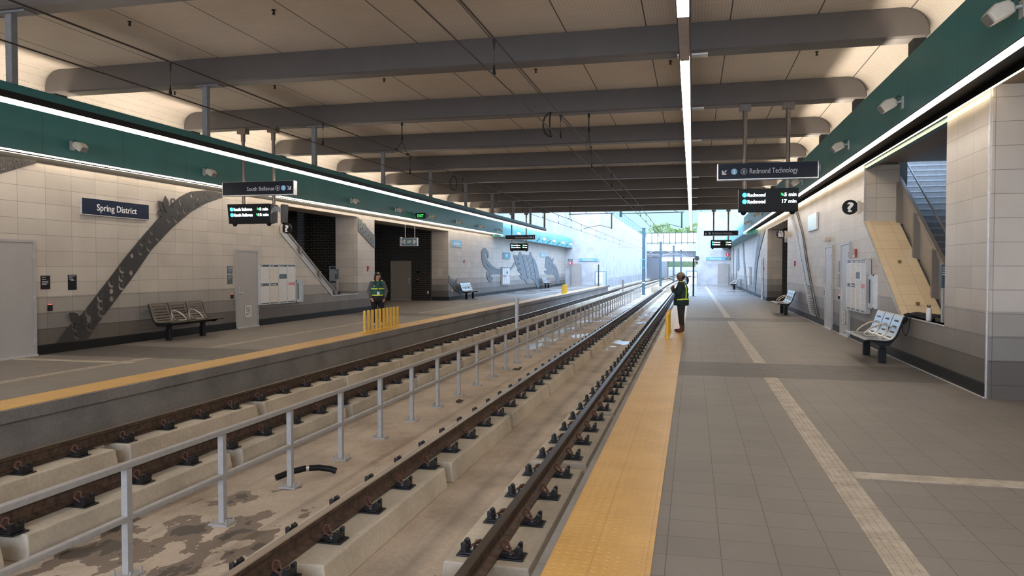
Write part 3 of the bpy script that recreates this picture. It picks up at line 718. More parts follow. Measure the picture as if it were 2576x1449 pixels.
# ------------------------------------------------------------------ sprinklers, speakers
def sprinkler(x, y, i):
    z = 5.42; mb = MB(); mb.cyl((x, y, z - 0.012), 0.03, 0.012, 12); mb.cyl((x, y, z - 0.06), 0.010, 0.05, 8); mb.cyl((x, y, z - 0.066), 0.026, 0.005, 12); mb.bar((x - 0.02, y, z - 0.03), (x - 0.012, y, z - 0.062), 0.006, 0.006); mb.bar((x + 0.02, y, z - 0.03), (x + 0.012, y, z - 0.062), 0.006, 0.006)
    tag(mb.build('sprinkler', BLACK), SPL[i], 'sprinkler', 'ceiling sprinklers')
SPL = ['small dark sprinkler in the near ceiling bay above the left platform', 'small dark sprinkler in the near ceiling bay above the far track']
xs = [-10.71, -8.35, -5.95, -2.89, -0.41, 2.07]
nm = ['over the left wall side', 'above the left platform edge', 'above the far track', 'above the near track', 'just left of the right strip light', 'above the right platform']
sprinkler(-8.33, 9.9, 0); sprinkler(-5.93, 9.95, 1)
for i, x in enumerate(xs):
    SPL.append(f'small dark sprinkler in the second ceiling bay, {nm[i]}'); sprinkler(x, 14.03, len(SPL) - 1)
def speaker(side, y, lab):
    s = 1 if side == 'right' else -1
    xf = 2.88 if s > 0 else -11.57
    g = thing('speaker', lab, 'loudspeaker', (xf, y, 4.0), group=f'loudspeakers on the {side} fascia')
    mb = MB(); mb.box(min(xf, xf - s * 0.015), max(xf, xf - s * 0.015), y - 0.05, y + 0.05, 3.93, 4.10); mb.tube([(xf - s * 0.01, y, 4.04), (xf - s * 0.09, y, 4.02)], 0.018, 8)
    mb.build('wall_bracket', ALU, g)
    mb = MB(); mb.tube([(xf - s * 0.01, y + 0.02, 4.09), (xf - s * 0.05, y + 0.03, 4.13), (xf - s * 0.10, y + 0.02, 4.07)], 0.006, 6); mb.build('cable', BLACK, g)
    # wedge cabinet pointing down and towards the tracks
    M = Matrix.Translation((xf - s * 0.18, y, 4.0)) @ Matrix.Rotation(s * math.radians(-28), 4, 'Y') @ Matrix.Scale(0.78, 4)
    mb = MB()
    poly = [(-0.15, -0.09), (-0.17, 0.05), (-0.05, 0.105), (0.10, 0.07), (0.13, 0.0), (0.10, -0.09)]
    vs = []
    for yy, k in ((-0.12, 0.86), (-0.09, 1.0), (0.09, 1.0), (0.12, 0.86)): vs += [M @ Vector((s * p[0] * k * 1.0, yy, p[1] * k)) for p in poly]
    n = 6; fs = [tuple(range(n)), tuple(range(3 * n, 4 * n))[::-1]]
    for r in range(3): fs += [(r * n + i, r * n + (i + 1) % n, (r + 1) * n + (i + 1) % n, (r + 1) * n + i) for i in range(n)]
    mb.add(vs, fs); mb.build('cabinet', CREAM, g, bevel=0.012)
    mb = MB(); vs = [M @ Vector((s * a, b, c)) for a, b, c in ((-0.158, -0.10, -0.085), (-0.176, -0.10, 0.045), (-0.176, 0.10, 0.045), (-0.158, 0.10, -0.085))]
    mb.add(vs, [(0, 1, 2, 3)])
    mb.build('grille', plain('speaker_grille', (0.20, 0.19, 0.18), 0.6), g)
lw = ['nearest, at the far left of the photo', 'second from the camera, left of the train sign', 'right above the stair opening', 'just left of the green exit sign', 'just right of the green exit sign', 'second right of the green exit sign', 'third right of the green exit sign', 'at the end of the roof']
for y, t in zip([12.17, 16.19, 24.3, 28.37, 32.3, 36.4, 40.45, 44.6], lw): speaker('left', y, f'wedge speaker on the left teal fascia, {t}')
rw = ['in the top right corner of the photo', 'above the stair opening', 'above the question mark sign', 'half hidden behind the blue train sign', 'behind the departure screen']
for y, t in zip([7.75, 11.75, 15.55, 18.85, 21.75], rw): speaker('right', y, f'pale wedge speaker on the right teal fascia, {t}')
rw2 = ['first of the three past the screen', 'second of the three past the screen', 'third of the three past the screen']
for y, t in zip([30.0, 34.5, 40.5], rw2): speaker('right', y, f'small distant speaker on the right fascia, {t}')
# lamps and arms on the outdoor canopies
for i, y in enumerate([50.0, 54.5, 59.0, 63.5, 68.0, 72.5]):
    g = thing('canopy_floodlight', 'white ball-shaped floodlight under the teal outdoor canopy on the left', 'light', (-11.71, y, 4.0), group='floodlights on the left outdoor canopy')
    mb = MB(); mb.ell((-11.5, y, 3.95), (0.17, 0.17, 0.15), 12); mb.build('lamp_head', WHITE, g)
    mb = MB(); mb.bar((-11.71, y - 0.3, 3.6), (-11.71, y - 0.3, 4.0), 0.05, 0.05); mb.bar((-11.71, y - 0.3, 3.8), (-11.5, y, 3.95), 0.04, 0.04); mb.build('bracket', DARK, g)
    g = thing('projecting_bracket', 'slim pale bracket arm sticking out of the teal outdoor canopy on the left', 'bracket', (-11.7, y + 2, 3.9), group='bracket arms on the left outdoor canopy')
    mb = MB(); mb.bar((-11.7, y + 2, 3.95), (-10.7, y + 2, 4.02), 0.05, 0.04); mb.build('arm', GALV, g)
    mb = MB(); mb.bar((-11.7, y + 2, 3.6), (-11.3, y + 2, 3.93), 0.05, 0.05); mb.build('strut', DARK, g)

# ------------------------------------------------------------------ rails, fasteners, plinths
def fast_proto():
    """one rail fastener, at its own origin, lying on the +X side of the rail"""
    mb = MB(); mb.box(0.02, 0.235, -0.085, 0.085, 0.0, 0.014); mb.box(0.10, 0.20, -0.075, 0.075, 0.014, 0.03)
    mb.prism([(0.155, 0.03), (0.20, 0.03), (0.203, 0.095), (0.185, 0.105), (0.165, 0.09)], -0.07, -0.02, 'Y')
    mb.prism([(0.155, 0.03), (0.20, 0.03), (0.203, 0.075), (0.165, 0.065)], -0.02, 0.04, 'Y')
    mb.prism([(0.155, 0.03), (0.20, 0.03), (0.203, 0.10), (0.185, 0.108), (0.165, 0.09)], 0.04, 0.07, 'Y')
    mb.box(0.06, 0.115, -0.05, 0.05, 0.014, 0.05)
    base = mb.build('rail_fastener', IRON, None, bevel=0.004)
    mb = MB()
    mb.tube([(0.145, -0.045, 0.045), (0.12, -0.05, 0.062), (0.08, -0.048, 0.078), (0.055, -0.02, 0.082), (0.05, 0.0, 0.105), (0.055, 0.02, 0.118), (0.085, 0.03, 0.112), (0.10, 0.012, 0.085), (0.12, 0.0, 0.06)], 0.0105, 8)
    clip = mb.build('spring_clip', CLIP, base)
    mb = MB(); mb.cyl((0.125, -0.01, 0.03), 0.024, 0.006, 12); mb.cyl((0.125, -0.01, 0.036), 0.015, 0.022, 6)
    bolt = mb.build('bolt', BOLT, base)
    return base, clip, bolt
PB, PC, PO = fast_proto()
RAILX = {'right': (-1.495, 'the rail beside the right platform'), 'rightin': (-2.995, 'the near track rail beside the fence'), 'leftin': (-5.70, 'the far track rail beside the fence'), 'left': (-7.20, 'the rail beside the left platform')}
RZ = -0.36
first = True
def curve_x(x, y): return x + (max(0, y - 82.0) ** 2) / 5200.0
for key, (x, where) in RAILX.items():
    g = thing('running_rail', f'long steel running rail, {where.replace("the rail", "the one").replace("the near track rail", "the near track one").replace("the far track rail", "the far track one")}', 'rail', (x, 0, RZ))
    prof = [(-0.07, 0), (0.07, 0), (0.07, 0.011), (0.012, 0.032), (0.009, 0.055), (0.009, 0.115), (0.034, 0.128), (0.036, 0.160), (0.030, 0.168), (-0.030, 0.168), (-0.036, 0.160), (-0.034, 0.128), (-0.009, 0.115), (-0.009, 0.055), (-0.012, 0.032), (-0.07, 0.011)]
    ys = [YB] + list(range(0, 80, 8)) + list(range(80, 206, 6)); n = len(prof)
    mb = MB(); vs = []
    for y in ys: vs += [(curve_x(x, y) + p[0], y, RZ - 0.168 + p[1]) for p in prof]
    for r in range(len(ys) - 1):
        for i in range(n):
            j = (i + 1) % n
            mb.add([], []); mb.f.append((r * n + i, r * n + j, (r + 1) * n + j, (r + 1) * n + i)); mb.m.append(1 if i in (7, 8, 9) else 0); mb.smooth.append(False)
    mb.v = [Vector(v) for v in vs]
    mb.build('rail_section', [RUST, RAILTOP], g)
    zt = RZ - 0.168 - 0.014
    cnt = 0
    far = MB()
    fy0 = {'right': 4.05, 'rightin': 4.05, 'leftin': 4.35, 'left': 4.35}[key]
    for k in range(-3, 92):
        y = fy0 + 0.771 * k
        for s in (1, -1):
            xx = x + s * 0.03
            if cnt < 100 and y > 2.5:
                c = PB if first else PB.copy()
                if not first: COL.objects.link(c)
                if first: cl, bo = PC, PO
                else:
                    cl = PC.copy(); COL.objects.link(cl); bo = PO.copy(); COL.objects.link(bo); cl.parent = c; bo.parent = c
                first = False
                c.parent = g; c.location = (xx - x, y, zt - RZ); c.rotation_euler = (0, 0, 0 if s > 0 else PI)
                cnt += 1
            elif y > 2.5:
                q = lambda a: x + s * (a + 0.03)
                a, b = sorted((q(0.02), q(0.235))); far.box(a, b, y - 0.085, y + 0.085, zt, zt + 0.014)
                a, b = sorted((q(0.155), q(0.20))); far.box(a, b, y - 0.07, y + 0.07, zt + 0.014, zt + 0.095)
                a, b = sorted((q(0.05), q(0.12))); far.box(a, b, y - 0.05, y + 0.05, zt + 0.014, zt + 0.09)
    o = far.build('distant_fasteners', IRON, g); o['kind'] = 'stuff'
    # plinths
    per = 3.084; y0 = {'right': 5.28, 'rightin': 4.98, 'leftin': 5.00, 'left': 4.87}[key]
    lab = {'right': 'pale concrete plinth block under the rail closest to the right platform', 'rightin': 'pale concrete plinth block under the near track rail beside the fence',
           'leftin': 'pale concrete plinth block under the far track rail beside the fence', 'left': 'pale concrete plinth block under the rail closest to the left platform'}[key]
    proto = None
    for k in range(-1, 23):
        yy = y0 + per * k
        if proto is None:
            mb = MB(); w0, w1 = 0.33, 0.36
            za = zt - 0.0
            mb.add([(-w1, -1.44, BEDZ), (w1, -1.44, BEDZ), (w1, 1.44, BEDZ), (-w1, 1.44, BEDZ), (-w0, -1.42, za), (w0, -1.42, za), (w0, 1.42, za), (-w0, 1.42, za)],
                   [(0, 3, 2, 1), (4, 5, 6, 7), (0, 1, 5, 4), (1, 2, 6, 5), (2, 3, 7, 6), (3, 0, 4, 7)])
            proto = mb.build('concrete_plinth', PLINTH, None, bevel=0.012); o = proto
        else:
            o = proto.copy(); COL.objects.link(o)
        o.location = (x, yy + 1.54, 0)
        tag(o, lab, 'concrete block', 'plinths under ' + where)
mb = MB()
for X0 in RAILX.values():
    for y in range(76, 204, 6): mb.box(curve_x(X0[0], y + 3) - 0.4, curve_x(X0[0], y + 3) + 0.4, y, y + 6, BEDZ, RZ - 0.182)
struct('floor_far_track_slab', mb, PLINTH)

# ------------------------------------------------------------------ fence between the tracks
FX = -4.36
g = thing('track_fence', 'long grey metal two-rail fence between the two tracks', 'fence', (FX, 0, BEDZ))
mb = MB(); mb.box(FX - 0.03, FX + 0.03, 1.0, 66.5, 0.09, 0.14); mb.build('top_rail', FENCE, g, bevel=0.008)
mb = MB(); mb.box(FX - 0.028, FX + 0.028, 1.0, 66.5, -0.33, -0.285); mb.build('middle_rail', FENCE, g, bevel=0.008)
pp = None; k = 0
y = 5.08 - 1.252 * 3
while y < 66.6:
    if pp is None:
        mb = MB(); mb.box(-0.028, 0.028, -0.028, 0.028, BEDZ + 0.015, 0.09); pp = mb.build('fence_post', FENCE, None); ORG[pp.name] = Vector((0, 0, 0))
        mb = MB(); mb.box(-0.10, 0.10, -0.085, 0.085, BEDZ, BEDZ + 0.018)
        for a in (-0.075, 0.075):
            for b in (-0.06, 0.06): mb.cyl((a, b, BEDZ + 0.018), 0.009, 0.045, 6)
        bp = mb.build('base_plate', FENCE, pp); c = pp; cb = bp
    else:
        c = pp.copy(); COL.objects.link(c); cb = bp.copy(); COL.objects.link(cb); cb.parent = c
    c.parent = g; c.location = (0, y, -BEDZ); y += 1.252
for nm_, yy, lab in (('marker_post', 18.77, 'tall galvanised post standing up from the fence between the tracks'), ('marker_post', 49.0, 'distant tall galvanised post standing up from the fence')):
    mb = MB(); mb.box(FX - 0.035, FX + 0.035, yy - 0.035, yy + 0.035, 0.14, 0.92); mb.box(FX - 0.05, FX + 0.05, yy + 0.036, yy + 0.06, 0.35, 0.9)
    tag(mb.build(nm_, GALV, None, bevel=0.005), lab, 'post')
# hose, twigs on the bed
mb = MB(); pts = [(-4.60, 7.75, BEDZ + 0.10), (-4.50, 7.9, BEDZ + 0.10), (-4.42, 8.0, BEDZ + 0.095), (-4.30, 8.12, BEDZ + 0.075), (-4.16, 8.2, BEDZ + 0.05)]
hz = thing('drain_hose', 'short black rubber hose with a metal clamp lying on the track bed', 'hose', (-4.4, 8, BEDZ))
pts = [(-4.62, 7.72, BEDZ + 0.05), (-4.52, 7.86, BEDZ + 0.085), (-4.40, 8.0, BEDZ + 0.10), (-4.28, 8.1, BEDZ + 0.09), (-4.17, 8.16, BEDZ + 0.065), (-4.10, 8.18, BEDZ + 0.04)]
mb.v = []; mb.tube(pts, 0.036, 12); mb.build('hose_tube', BLACK, hz)
mb = MB(); mb.tube([(-4.40, 8.0, BEDZ + 0.10), (-4.375, 8.02, BEDZ + 0.099)], 0.041, 12); mb.build('hose_clamp', BOLT, hz)
for (x, y, lab) in ((-4.12, 13.1, 'small dark clump of debris by a fence post foot on the track bed'), (-4.1, 17.6, 'second dark clump of debris farther along the fence foot')):
    mb = MB()
    for k in range(14):
        a = random.random() * 6; r = random.random() * 0.09
        p = Vector((x + r * math.cos(a), y + r * math.sin(a), BEDZ + 0.015)); q = p + Vector((random.uniform(-.07, .07), random.uniform(-.07, .07), random.uniform(0, .06)))
        mb.bar(p, q, 0.03, 0.012)
    tag(mb.build('debris_clump', RUST), lab, 'debris')

# ------------------------------------------------------------------ doors
def door(idx, M, wd, ht, hinge_right=True, louver=False, mat=DOORG, handle=True):
    fr = MB(); t = 0.05
    slab(fr, M, 0, t, 0, ht - t, -0.02, 0.03); slab(fr, M, wd - t, wd, 0, ht - t, -0.02, 0.03); slab(fr, M, 0, wd, ht - t, ht, -0.02, 0.03)
    o = fr.build('door_%d' % idx, mat); o['kind'] = 'structure'
    lf = MB(); slab(lf, M, t + 0.004, wd - t - 0.004, 0.03, ht - t - 0.006, 0.0, 0.018); lf.build('door_leaf', mat, o)
    th = MB(); slab(th, M, 0, wd, 0.0, 0.03, 0.0, 0.06); th.build('threshold', ALU, o)
    hx = wd - t if hinge_right else t
    for z in (0.28, ht / 2, ht - 0.30):
        h = MB(); slab(h, M, hx - 0.02, hx + 0.02, z - 0.06, z + 0.06, 0.02, 0.045); h.build('hinge', GALV, o)
    if handle:
        kx = 0.11 if hinge_right else wd - 0.11; s = 1 if hinge_right else -1
        h = MB(); slab(h, M, kx - 0.03, kx + 0.03, 0.86, 1.16, 0.018, 0.028)
        h.tube([M @ Vector((kx, 0.99, 0.03)), M @ Vector((kx, 0.99, 0.075)), M @ Vector((kx + s * 0.13, 0.99, 0.075))], 0.012, 8)
        h.tube([M @ Vector((kx, 1.10, 0.02)), M @ Vector((kx, 1.10, 0.045))], 0.022, 10)
        h.build('door_handle', BOLT, o)
    if louver:
        v = MB(); x0 = wd * 0.36; x1 = wd * 0.64
        slab(v, M, x0, x1, 0.30, 0.62, 0.018, 0.024)
        v.build('vent_plate', BLACK, o)
        v = MB()
        for k in range(9): slab(v, M, x0 + 0.02, x1 - 0.02, 0.32 + k * 0.032, 0.337 + k * 0.032, 0.024, 0.034)
        for a, b, c_, d in ((x0, x0 + 0.02, 0.30, 0.62), (x1 - 0.02, x1, 0.30, 0.62), (x0, x1, 0.30, 0.32), (x0, x1, 0.60, 0.62)): slab(v, M, a, b, c_, d, 0.02, 0.036)
        v.build('vent_louver', WHITE, o)
    return o
BLUEDOOR = plain('door_pale', (0.42, 0.44, 0.46), 0.35, var=0.03, scale=3)
door(1, frame((XL + 0.02, 10.86, 0.0), *LEFTW), 1.07, 2.21)
door(2, frame((XL + 0.02, 18.46, 0.0), *LEFTW), 1.07, 2.19, louver=True)
door(3, frame((XR - 0.02, 20.55, 0.0), *RIGHTW), 1.08, 2.30, louver=True, mat=BLUEDOOR)
door(4, frame((XR - 0.02, 22.85, 0.0), *RIGHTW), 1.08, 2.29, mat=BLUEDOOR)
door(5, frame((-15.35, 36.98, 0.0), *FRONT), 1.12, 2.05, hinge_right=False, mat=plain('door_taupe', (0.30, 0.26, 0.22), 0.5, var=0.03))
door(6, frame((-11.6, 73.7, 0.0), *FRONT), 1.0, 2.1, hinge_right=True)
door(7, frame((2.45, 77.9, 0.0), *FRONT), 1.05, 2.1, hinge_right=False)
door(8, frame((XR - 0.02, 43.2, 0.0), *RIGHTW), 1.0, 2.2, mat=BLUEDOOR)
mb = MB(); mb.box(XL, XL + 0.02, 9.0, 10.85, 0, 0.175); mb.box(XL, XL + 0.02, 11.95, 18.45, 0, 0.175); mb.box(XL, XL + 0.02, 19.55, 27.86, 0, 0.175); mb.box(XL, XL + 0.02, 37.15, 72, 0, 0.175)
o = struct('baseboard_left', mb, BLACK)
mb = MB(); mb.box(XR - 0.02, XR, 10.86, 19.4, 0.012, 0.175); mb.box(XR - 0.02, XR, 20.6, 21.7, 0.012, 0.175); mb.box(XR - 0.02, XR, 22.9, 32.0, 0.012, 0.175); mb.box(XR - 0.02, XR, 40.3, 42.1, 0.012, 0.175); mb.box(XR - 0.02, XR, 43.3, 76, 0.012, 0.175)
struct('baseboard_right', mb, BLACK)
mb = MB(); mb.box(XR - 0.035, XR - 0.01, 10.86, 32, 0, 0.014); struct('trim_14', mb, ALU)

# ------------------------------------------------------------------ signs
def icon_train(mb, M, u, v, r, mi):
    put_shape(mb, [ring2d(u, v, r), ring2d(u, v, r * 0.86)], M, mi=mi)
    put_shape(mb, [[(u - r * .32, v - r * .35), (u + r * .32, v - r * .35), (u + r * .36, v + r * .3), (u + r * .2, v + r * .55), (u - r * .2, v + r * .55), (u - r * .36, v + r * .3)], rect2d(u - r * .2, u + r * .2, v - r * .02, v + r * .3)], M, mi=mi)
    put_shape(mb, [[(u - r * .3, v - r * .65), (u - r * .18, v - r * .65), (u - r * .05, v - r * .4), (u - r * .2, v - r * .4)]], M, mi=mi)
    put_shape(mb, [[(u + r * .3, v - r * .65), (u + r * .18, v - r * .65), (u + r * .05, v - r * .4), (u + r * .2, v - r * .4)]], M, mi=mi)
def arrow(mb, M, u, v, s, ang, mi=0):
    pts = [(-.5, -.09), (.15, -.09), (-.12, -.36), (.08, -.5), (.56, 0), (.08, .5), (-.12, .36), (.15, .09), (-.5, .09)]
    c, q = math.cos(ang), math.sin(ang)
    put_shape(mb, [[(u + s * (c * a - q * b), v + s * (q * a + c * b)) for a, b in pts]], M, mi=mi)
def dir_sign(x0, x1, y, z0, z1, dest, left, label, poles, kw):
    """double sided hanging sign on two pipes with a departure screen below"""
    g = thing('hanging_sign', label, 'sign', ((x0 + x1) / 2, y, z1))
    M = frame((x0, y - 0.075, z0), *FRONT)
    W = x1 - x0; H = z1 - z0
    mb = MB(); mb.box(x0, x1, y - 0.07, y + 0.07, z0 - 0.0, z1); mb.build('sign_case', ALU, g, bevel=0.006)
    mb = MB(); slab(mb, M, 0.02, W - 0.02, 0.025, H - 0.005, 0.0, 0.006); mb.build('sign_face', NAVY, g)
    mb = MB(); Mt = frame((x0, y - 0.0815, z0), *FRONT)
    r = 0.062; vy = H * 0.5
    if left:
        arrow(mb, Mt, 0.14, vy - 0.01, 0.12, math.radians(225))
        u1 = 0.33; u2 = 0.52
        put_text(mb, dest, Mt, 0.63, vy - 0.045, 0.105, 0.92, 0.006, 'LEFT')
    else:
        arrow(mb, Mt, W - 0.12, vy, 0.12, math.radians(-45))
        u1 = W - 0.27; u2 = W - 0.42
        put_text(mb, dest, Mt, W - 0.51, vy - 0.05, 0.095, 0.72, 0.006, 'RIGHT')
    icon_train(mb, Mt, u2, vy, r, 0)
    mb.build('lettering', TXTG, g)
    mb = MB(); put_shape(mb, [ring2d(u1, vy, r)], Mt); mb.build('line_disc', SKYBL, g)
    mb = MB(); Mt2 = frame((x0, y - 0.083, z0), *FRONT); put_text(mb, '2', Mt2, u1, vy - 0.036, 0.072, None, 0.01, 'CENTER'); mb.build('line_number', TXTW, g)
    for px in poles:
        mb = MB(); mb.tube([(px, y, z1), (px, y, 4.9)], 0.04, 14); mb.tube([(px, y, 4.68), (px, y, 4.88)], 0.052, 14); mb.box(px - 0.11, px + 0.11, y - 0.09, y + 0.09, 4.86, 4.985)
        mb.build('pipe_hanger', PIPE, g)
    return g
def screen(x0, x1, y, z0, z1, rows, label, poles, ztop, big=True):
    g = thing('departure_screen', label, 'screen', ((x0 + x1) / 2, y, z1))
    mb = MB(); mb.prism([(y - 0.16, z1), (y + 0.16, z1), (y + 0.09, z0), (y - 0.09, z0)], x0, x1, 'X'); mb.build('screen_case', BLACK, g, bevel=0.008)
    # face tilts down a little
    a = Vector((x0, y - 0.092, z0)); up = Vector((0, -0.07, z1 - z0)).normalized()
    M = frame(a, (1, 0, 0), up) @ Matrix.Translation((0, 0, 0.004)); W = x1 - x0; H = z1 - z0
    mbt, mbc, mbg, mb2 = MB(), MB(), MB(), MB()
    for i, (d, t, live) in enumerate(rows):
        v = H * (0.72 - 0.29 * i) - 0.01
        put_shape(mbc, [ring2d(W * 0.10, v + 0.02, 0.045)], M)
        mbt = MB()
        put_text(mbt, d, M, W * 0.15, v - 0.015, 0.068, W * (0.30 if len(d) < 10 else 0.44), 0.022, 'LEFT')
        put_text(mbt, t, M, W * 0.965, v - 0.015, 0.068, W * (0.20 if len(t) == 5 else 0.235), 0.022, 'RIGHT'); mbt.build('screen_text', SCR_W, g)
        put_text(mb2, '2', M @ Matrix.Translation((0, 0, 0.003)), W * 0.10, v - 0.003, 0.046, None, 0.0, 'CENTER')
        if live:
            u = W * (0.725 if len(t) == 5 else 0.70)
            for rr in (0.02, 0.036, 0.052):
                arc = [(u + 0.02 - 0.0 + rr * math.cos(q), v - 0.01 + rr * math.sin(q)) for q in [PI / 2 * k / 6 for k in range(7)]]
                arc = [(u - 0.02 + rr * math.cos(q), v - 0.01 + rr * math.sin(q)) for q in [PI / 2 * k / 6 for k in range(7)]]
                arc += [(u - 0.02 + (rr + 0.009) * math.cos(q), v - 0.01 + (rr + 0.009) * math.sin(q)) for q in [PI / 2 * k / 6 for k in range(6, -1, -1)]]
                put_shape(mbg, [arc], M)
    mbc.build('line_disc', SCR_C, g); mb2.build('line_number', TXTW, g)
    if mbg.v: mbg.build('live_symbol', SCR_G, g)
    for px in poles:
        mb = MB(); mb.tube([(px, y, z1), (px, y, ztop)], 0.04, 14); mb.build('pipe_hanger', PIPE, g)
    for px in (x0 + 0.1, x1 - 0.1):
        mb = MB(); mb.ell((px, y, z0 - 0.01), (0.055, 0.055, 0.05), 12); mb.build('dome_camera', BLACK, g)
    return g
dir_sign(0.48, 2.42, 16.08, 3.46, 3.80, 'Redmond Technology', True, 'navy hanging sign reading Redmond Technology above the right platform, nearest of the two', (1.02, 1.85), 0)
screen(0.90, 2.04, 16.08, 2.81, 3.27, [('Redmond', '5 min', True), ('Redmond', '17 min', False)], 'black departure screen showing Redmond 5 min and 17 min, nearest on the right', (1.02, 1.85), 3.46)
dir_sign(-10.95, -9.05, 16.08, 3.385, 3.72, 'South Bellevue', False, 'navy hanging sign reading South Bellevue above the left platform, nearest of the two', (-10.42, -9.62), 0)
g = screen(-10.76, -9.65, 16.08, 2.73, 3.19, [('South Bellevue', '8 min', True), ('South Bellevue', '18 min', True)], 'black departure screen showing South Bellevue 8 min and 18 min, nearest on the left', (-10.42, -9.62), 3.385)
mb = MB()
for xx in (-9.63, -9.36): mb.prism([(xx, 3.17), (xx + 0.05, 3.17), (xx + 0.03, 2.75), (xx - 0.02, 2.75)], 15.96, 16.2, 'Y')
mb.build('end_bracket_rail', DARK, g)
mb = MB(); put_shape(mb, [[(0.0, 0.0), (0.02, 0.13), (0.1, 0.19), (0.2, 0.19), (0.27, 0.12), (0.27, 0.0), (0.2, 0.07), (0.08, 0.07)], ring2d(0.06, 0.11, 0.014), ring2d(0.20, 0.11, 0.014)], frame((-9.62, 15.95, 2.93), *FRONT), depth=0.01); mb.build('arched_bracket', POST, g)
# far pair of signs
dir_sign(0.60, 2.50, 44.3, 3.49, 3.78, 'Redmond Technology', True, 'distant navy sign reading Redmond Technology at the open roof end', (1.15, 1.95), 0)
screen(1.00, 2.13, 44.3, 2.80, 3.25, [('Redmond', '5 min', True), ('Redmond', '17 min', False)], 'distant departure screen under the far Redmond sign', (1.15, 1.95), 3.49)
dir_sign(-11.0, -9.13, 44.3, 3.37, 3.65, 'South Bellevue', False, 'distant navy sign reading South Bellevue at the open roof end', (-10.6, -9.7), 0)
screen(-10.68, -9.59, 44.3, 2.72, 3.15, [('South Bellevue', '8 min', True), ('South Bellevue', '18 min', True)], 'distant departure screen under the far South Bellevue sign', (-10.6, -9.7), 3.37)

# station name signs on the walls
def wall_sign(name, M, W, H, txt, label, face, tmat, size, tw=None, cat='sign', align='CENTER', depth=0.05):
    g = thing(name, label, cat, M.translation)
    mb = MB(); slab(mb, M, 0, W, 0, H, -depth, 0); slab(mb, M, 0, W, -0.012, 0, -depth, 0.006); mb.build('sign_case', ALU, g)
    mb = MB(); slab(mb, M, 0.004, W - 0.004, 0.004, H, 0, 0.005); mb.build('sign_face', face, g)
    if txt:
        mb = MB(); M2 = M @ Matrix.Translation((0, 0, 0.005)); put_text(mb, txt, M2, W / 2, H / 2 - size / 2, size, tw, 0.012, align); mb.build('lettering', tmat, g)
    return g
wall_sign('station_name_sign', frame((XL + 0.05, 13.07, 2.79), *LEFTW), 1.96, 0.335, 'Spring District', 'navy Spring District sign on the cream left wall beside the dark steel art band', NAVY2, TXTW, 0.135, 1.17)
wall_sign('station_name_sign', frame((XL + 0.05, 37.5, 2.82), *LEFTW), 1.85, 0.33, 'Spring District', 'distant blue Spring District sign on the left wall beyond the brick recess', SKYBL, TXTW, 0.135, 1.1)
wall_sign('station_name_sign', frame((XR - 0.06, 26.1, 2.86), *RIGHTW), 1.75, 0.50, None, 'blank looking pale blue sign on the right wall, seen almost edge-on', plain('pale_blue_sign', (0.35, 0.60, 0.72), 0.25), TXTW, 0.1)
wall_sign('station_name_sign', frame((XL + 0.05, 61.2, 2.6), *LEFTW), 2.2, 0.36, 'Spring District', 'small far blue sign on the outdoor left wall between the two mural figures', SKYBL, TXTW, 0.14, 1.3)
wall_sign('exit_sign', frame((XL + 0.06, 48.6, 2.3), *LEFTW), 1.9, 0.42, 'EXIT', 'far teal exit sign on the outdoor left wall above the big mural', plain('teal_sign', (0.03, 0.22, 0.28), 0.4), TXTW, 0.2, 0.7)
wall_sign('direction_sign', frame((-10.9, 73.93, 2.35), *FRONT), 1.9, 0.27, 'South Bellevue', 'long blue South Bellevue sign on the far end wall of the left platform', SKYBL, TXTW, 0.12, 1.0)
wall_sign('direction_sign', frame((1.3, 77.93, 2.45), *FRONT), 1.9, 0.30, 'Redmond Technology', 'long blue Redmond Technology sign on the far end wall of the right platform', SKYBL, TXTW, 0.12, 1.15)
for M, lab in ((frame((-11.95, 73.93, 2.35), *FRONT), 'small dark green exit sign beside the far left end wall sign'), (frame((3.25, 77.93, 2.5), *FRONT), 'small dark green exit sign beside the far right end wall sign')):
    wall_sign('exit_sign', M, 0.45, 0.2, 'EXIT', lab, plain('green_sign', (0.03, 0.13, 0.11), 0.4), TXTW, 0.1, 0.3)
for c, lab in (((-11.65, 73.6, 2.15), 'red round emergency phone sign at the end of the left platform'), ((3.4, 77.6, 3.0), 'red round emergency phone sign at the end of the right platform')):
    g = thing('phone_sign', lab, 'sign', c); mb = MB(); M = frame(c, *FRONT)
    put_shape(mb, [ring2d(0, 0, 0.2)], M, depth=0.03); mb.build('sign_disc', plain('bright_red', (0.7, 0.06, 0.10), 0.4), g)
    mb = MB(); put_shape(mb, [[(-0.05, 0.12), (0.04, 0.12), (0.0, 0.05), (0.0, -0.05), (0.04, -0.12), (-0.05, -0.12), (-0.1, -0.05), (-0.1, 0.05)]], M, off=0.035); mb.build('handset_mark', TXTW, g)
# green exit sign on the fascia
g = thing('exit_sign', 'black sign with glowing green EXIT letters on the left teal fascia', 'sign', (-11.71, 30.5, 3.9))
mb = MB(); mb.box(-11.57, -11.45, 30.53, 30.57, 3.94, 3.98); mb.box(-11.52, -11.08, 30.5, 30.58, 3.78, 4.03); mb.build('sign_case', BLACK, g)
mb = MB(); put_text(mb, 'EXIT', frame((-11.30, 30.496, 3.80), *FRONT), 0, 0.045, 0.12, 0.28, 0.01, 'CENTER'); mb.build('glowing_letters', EXITG, g)
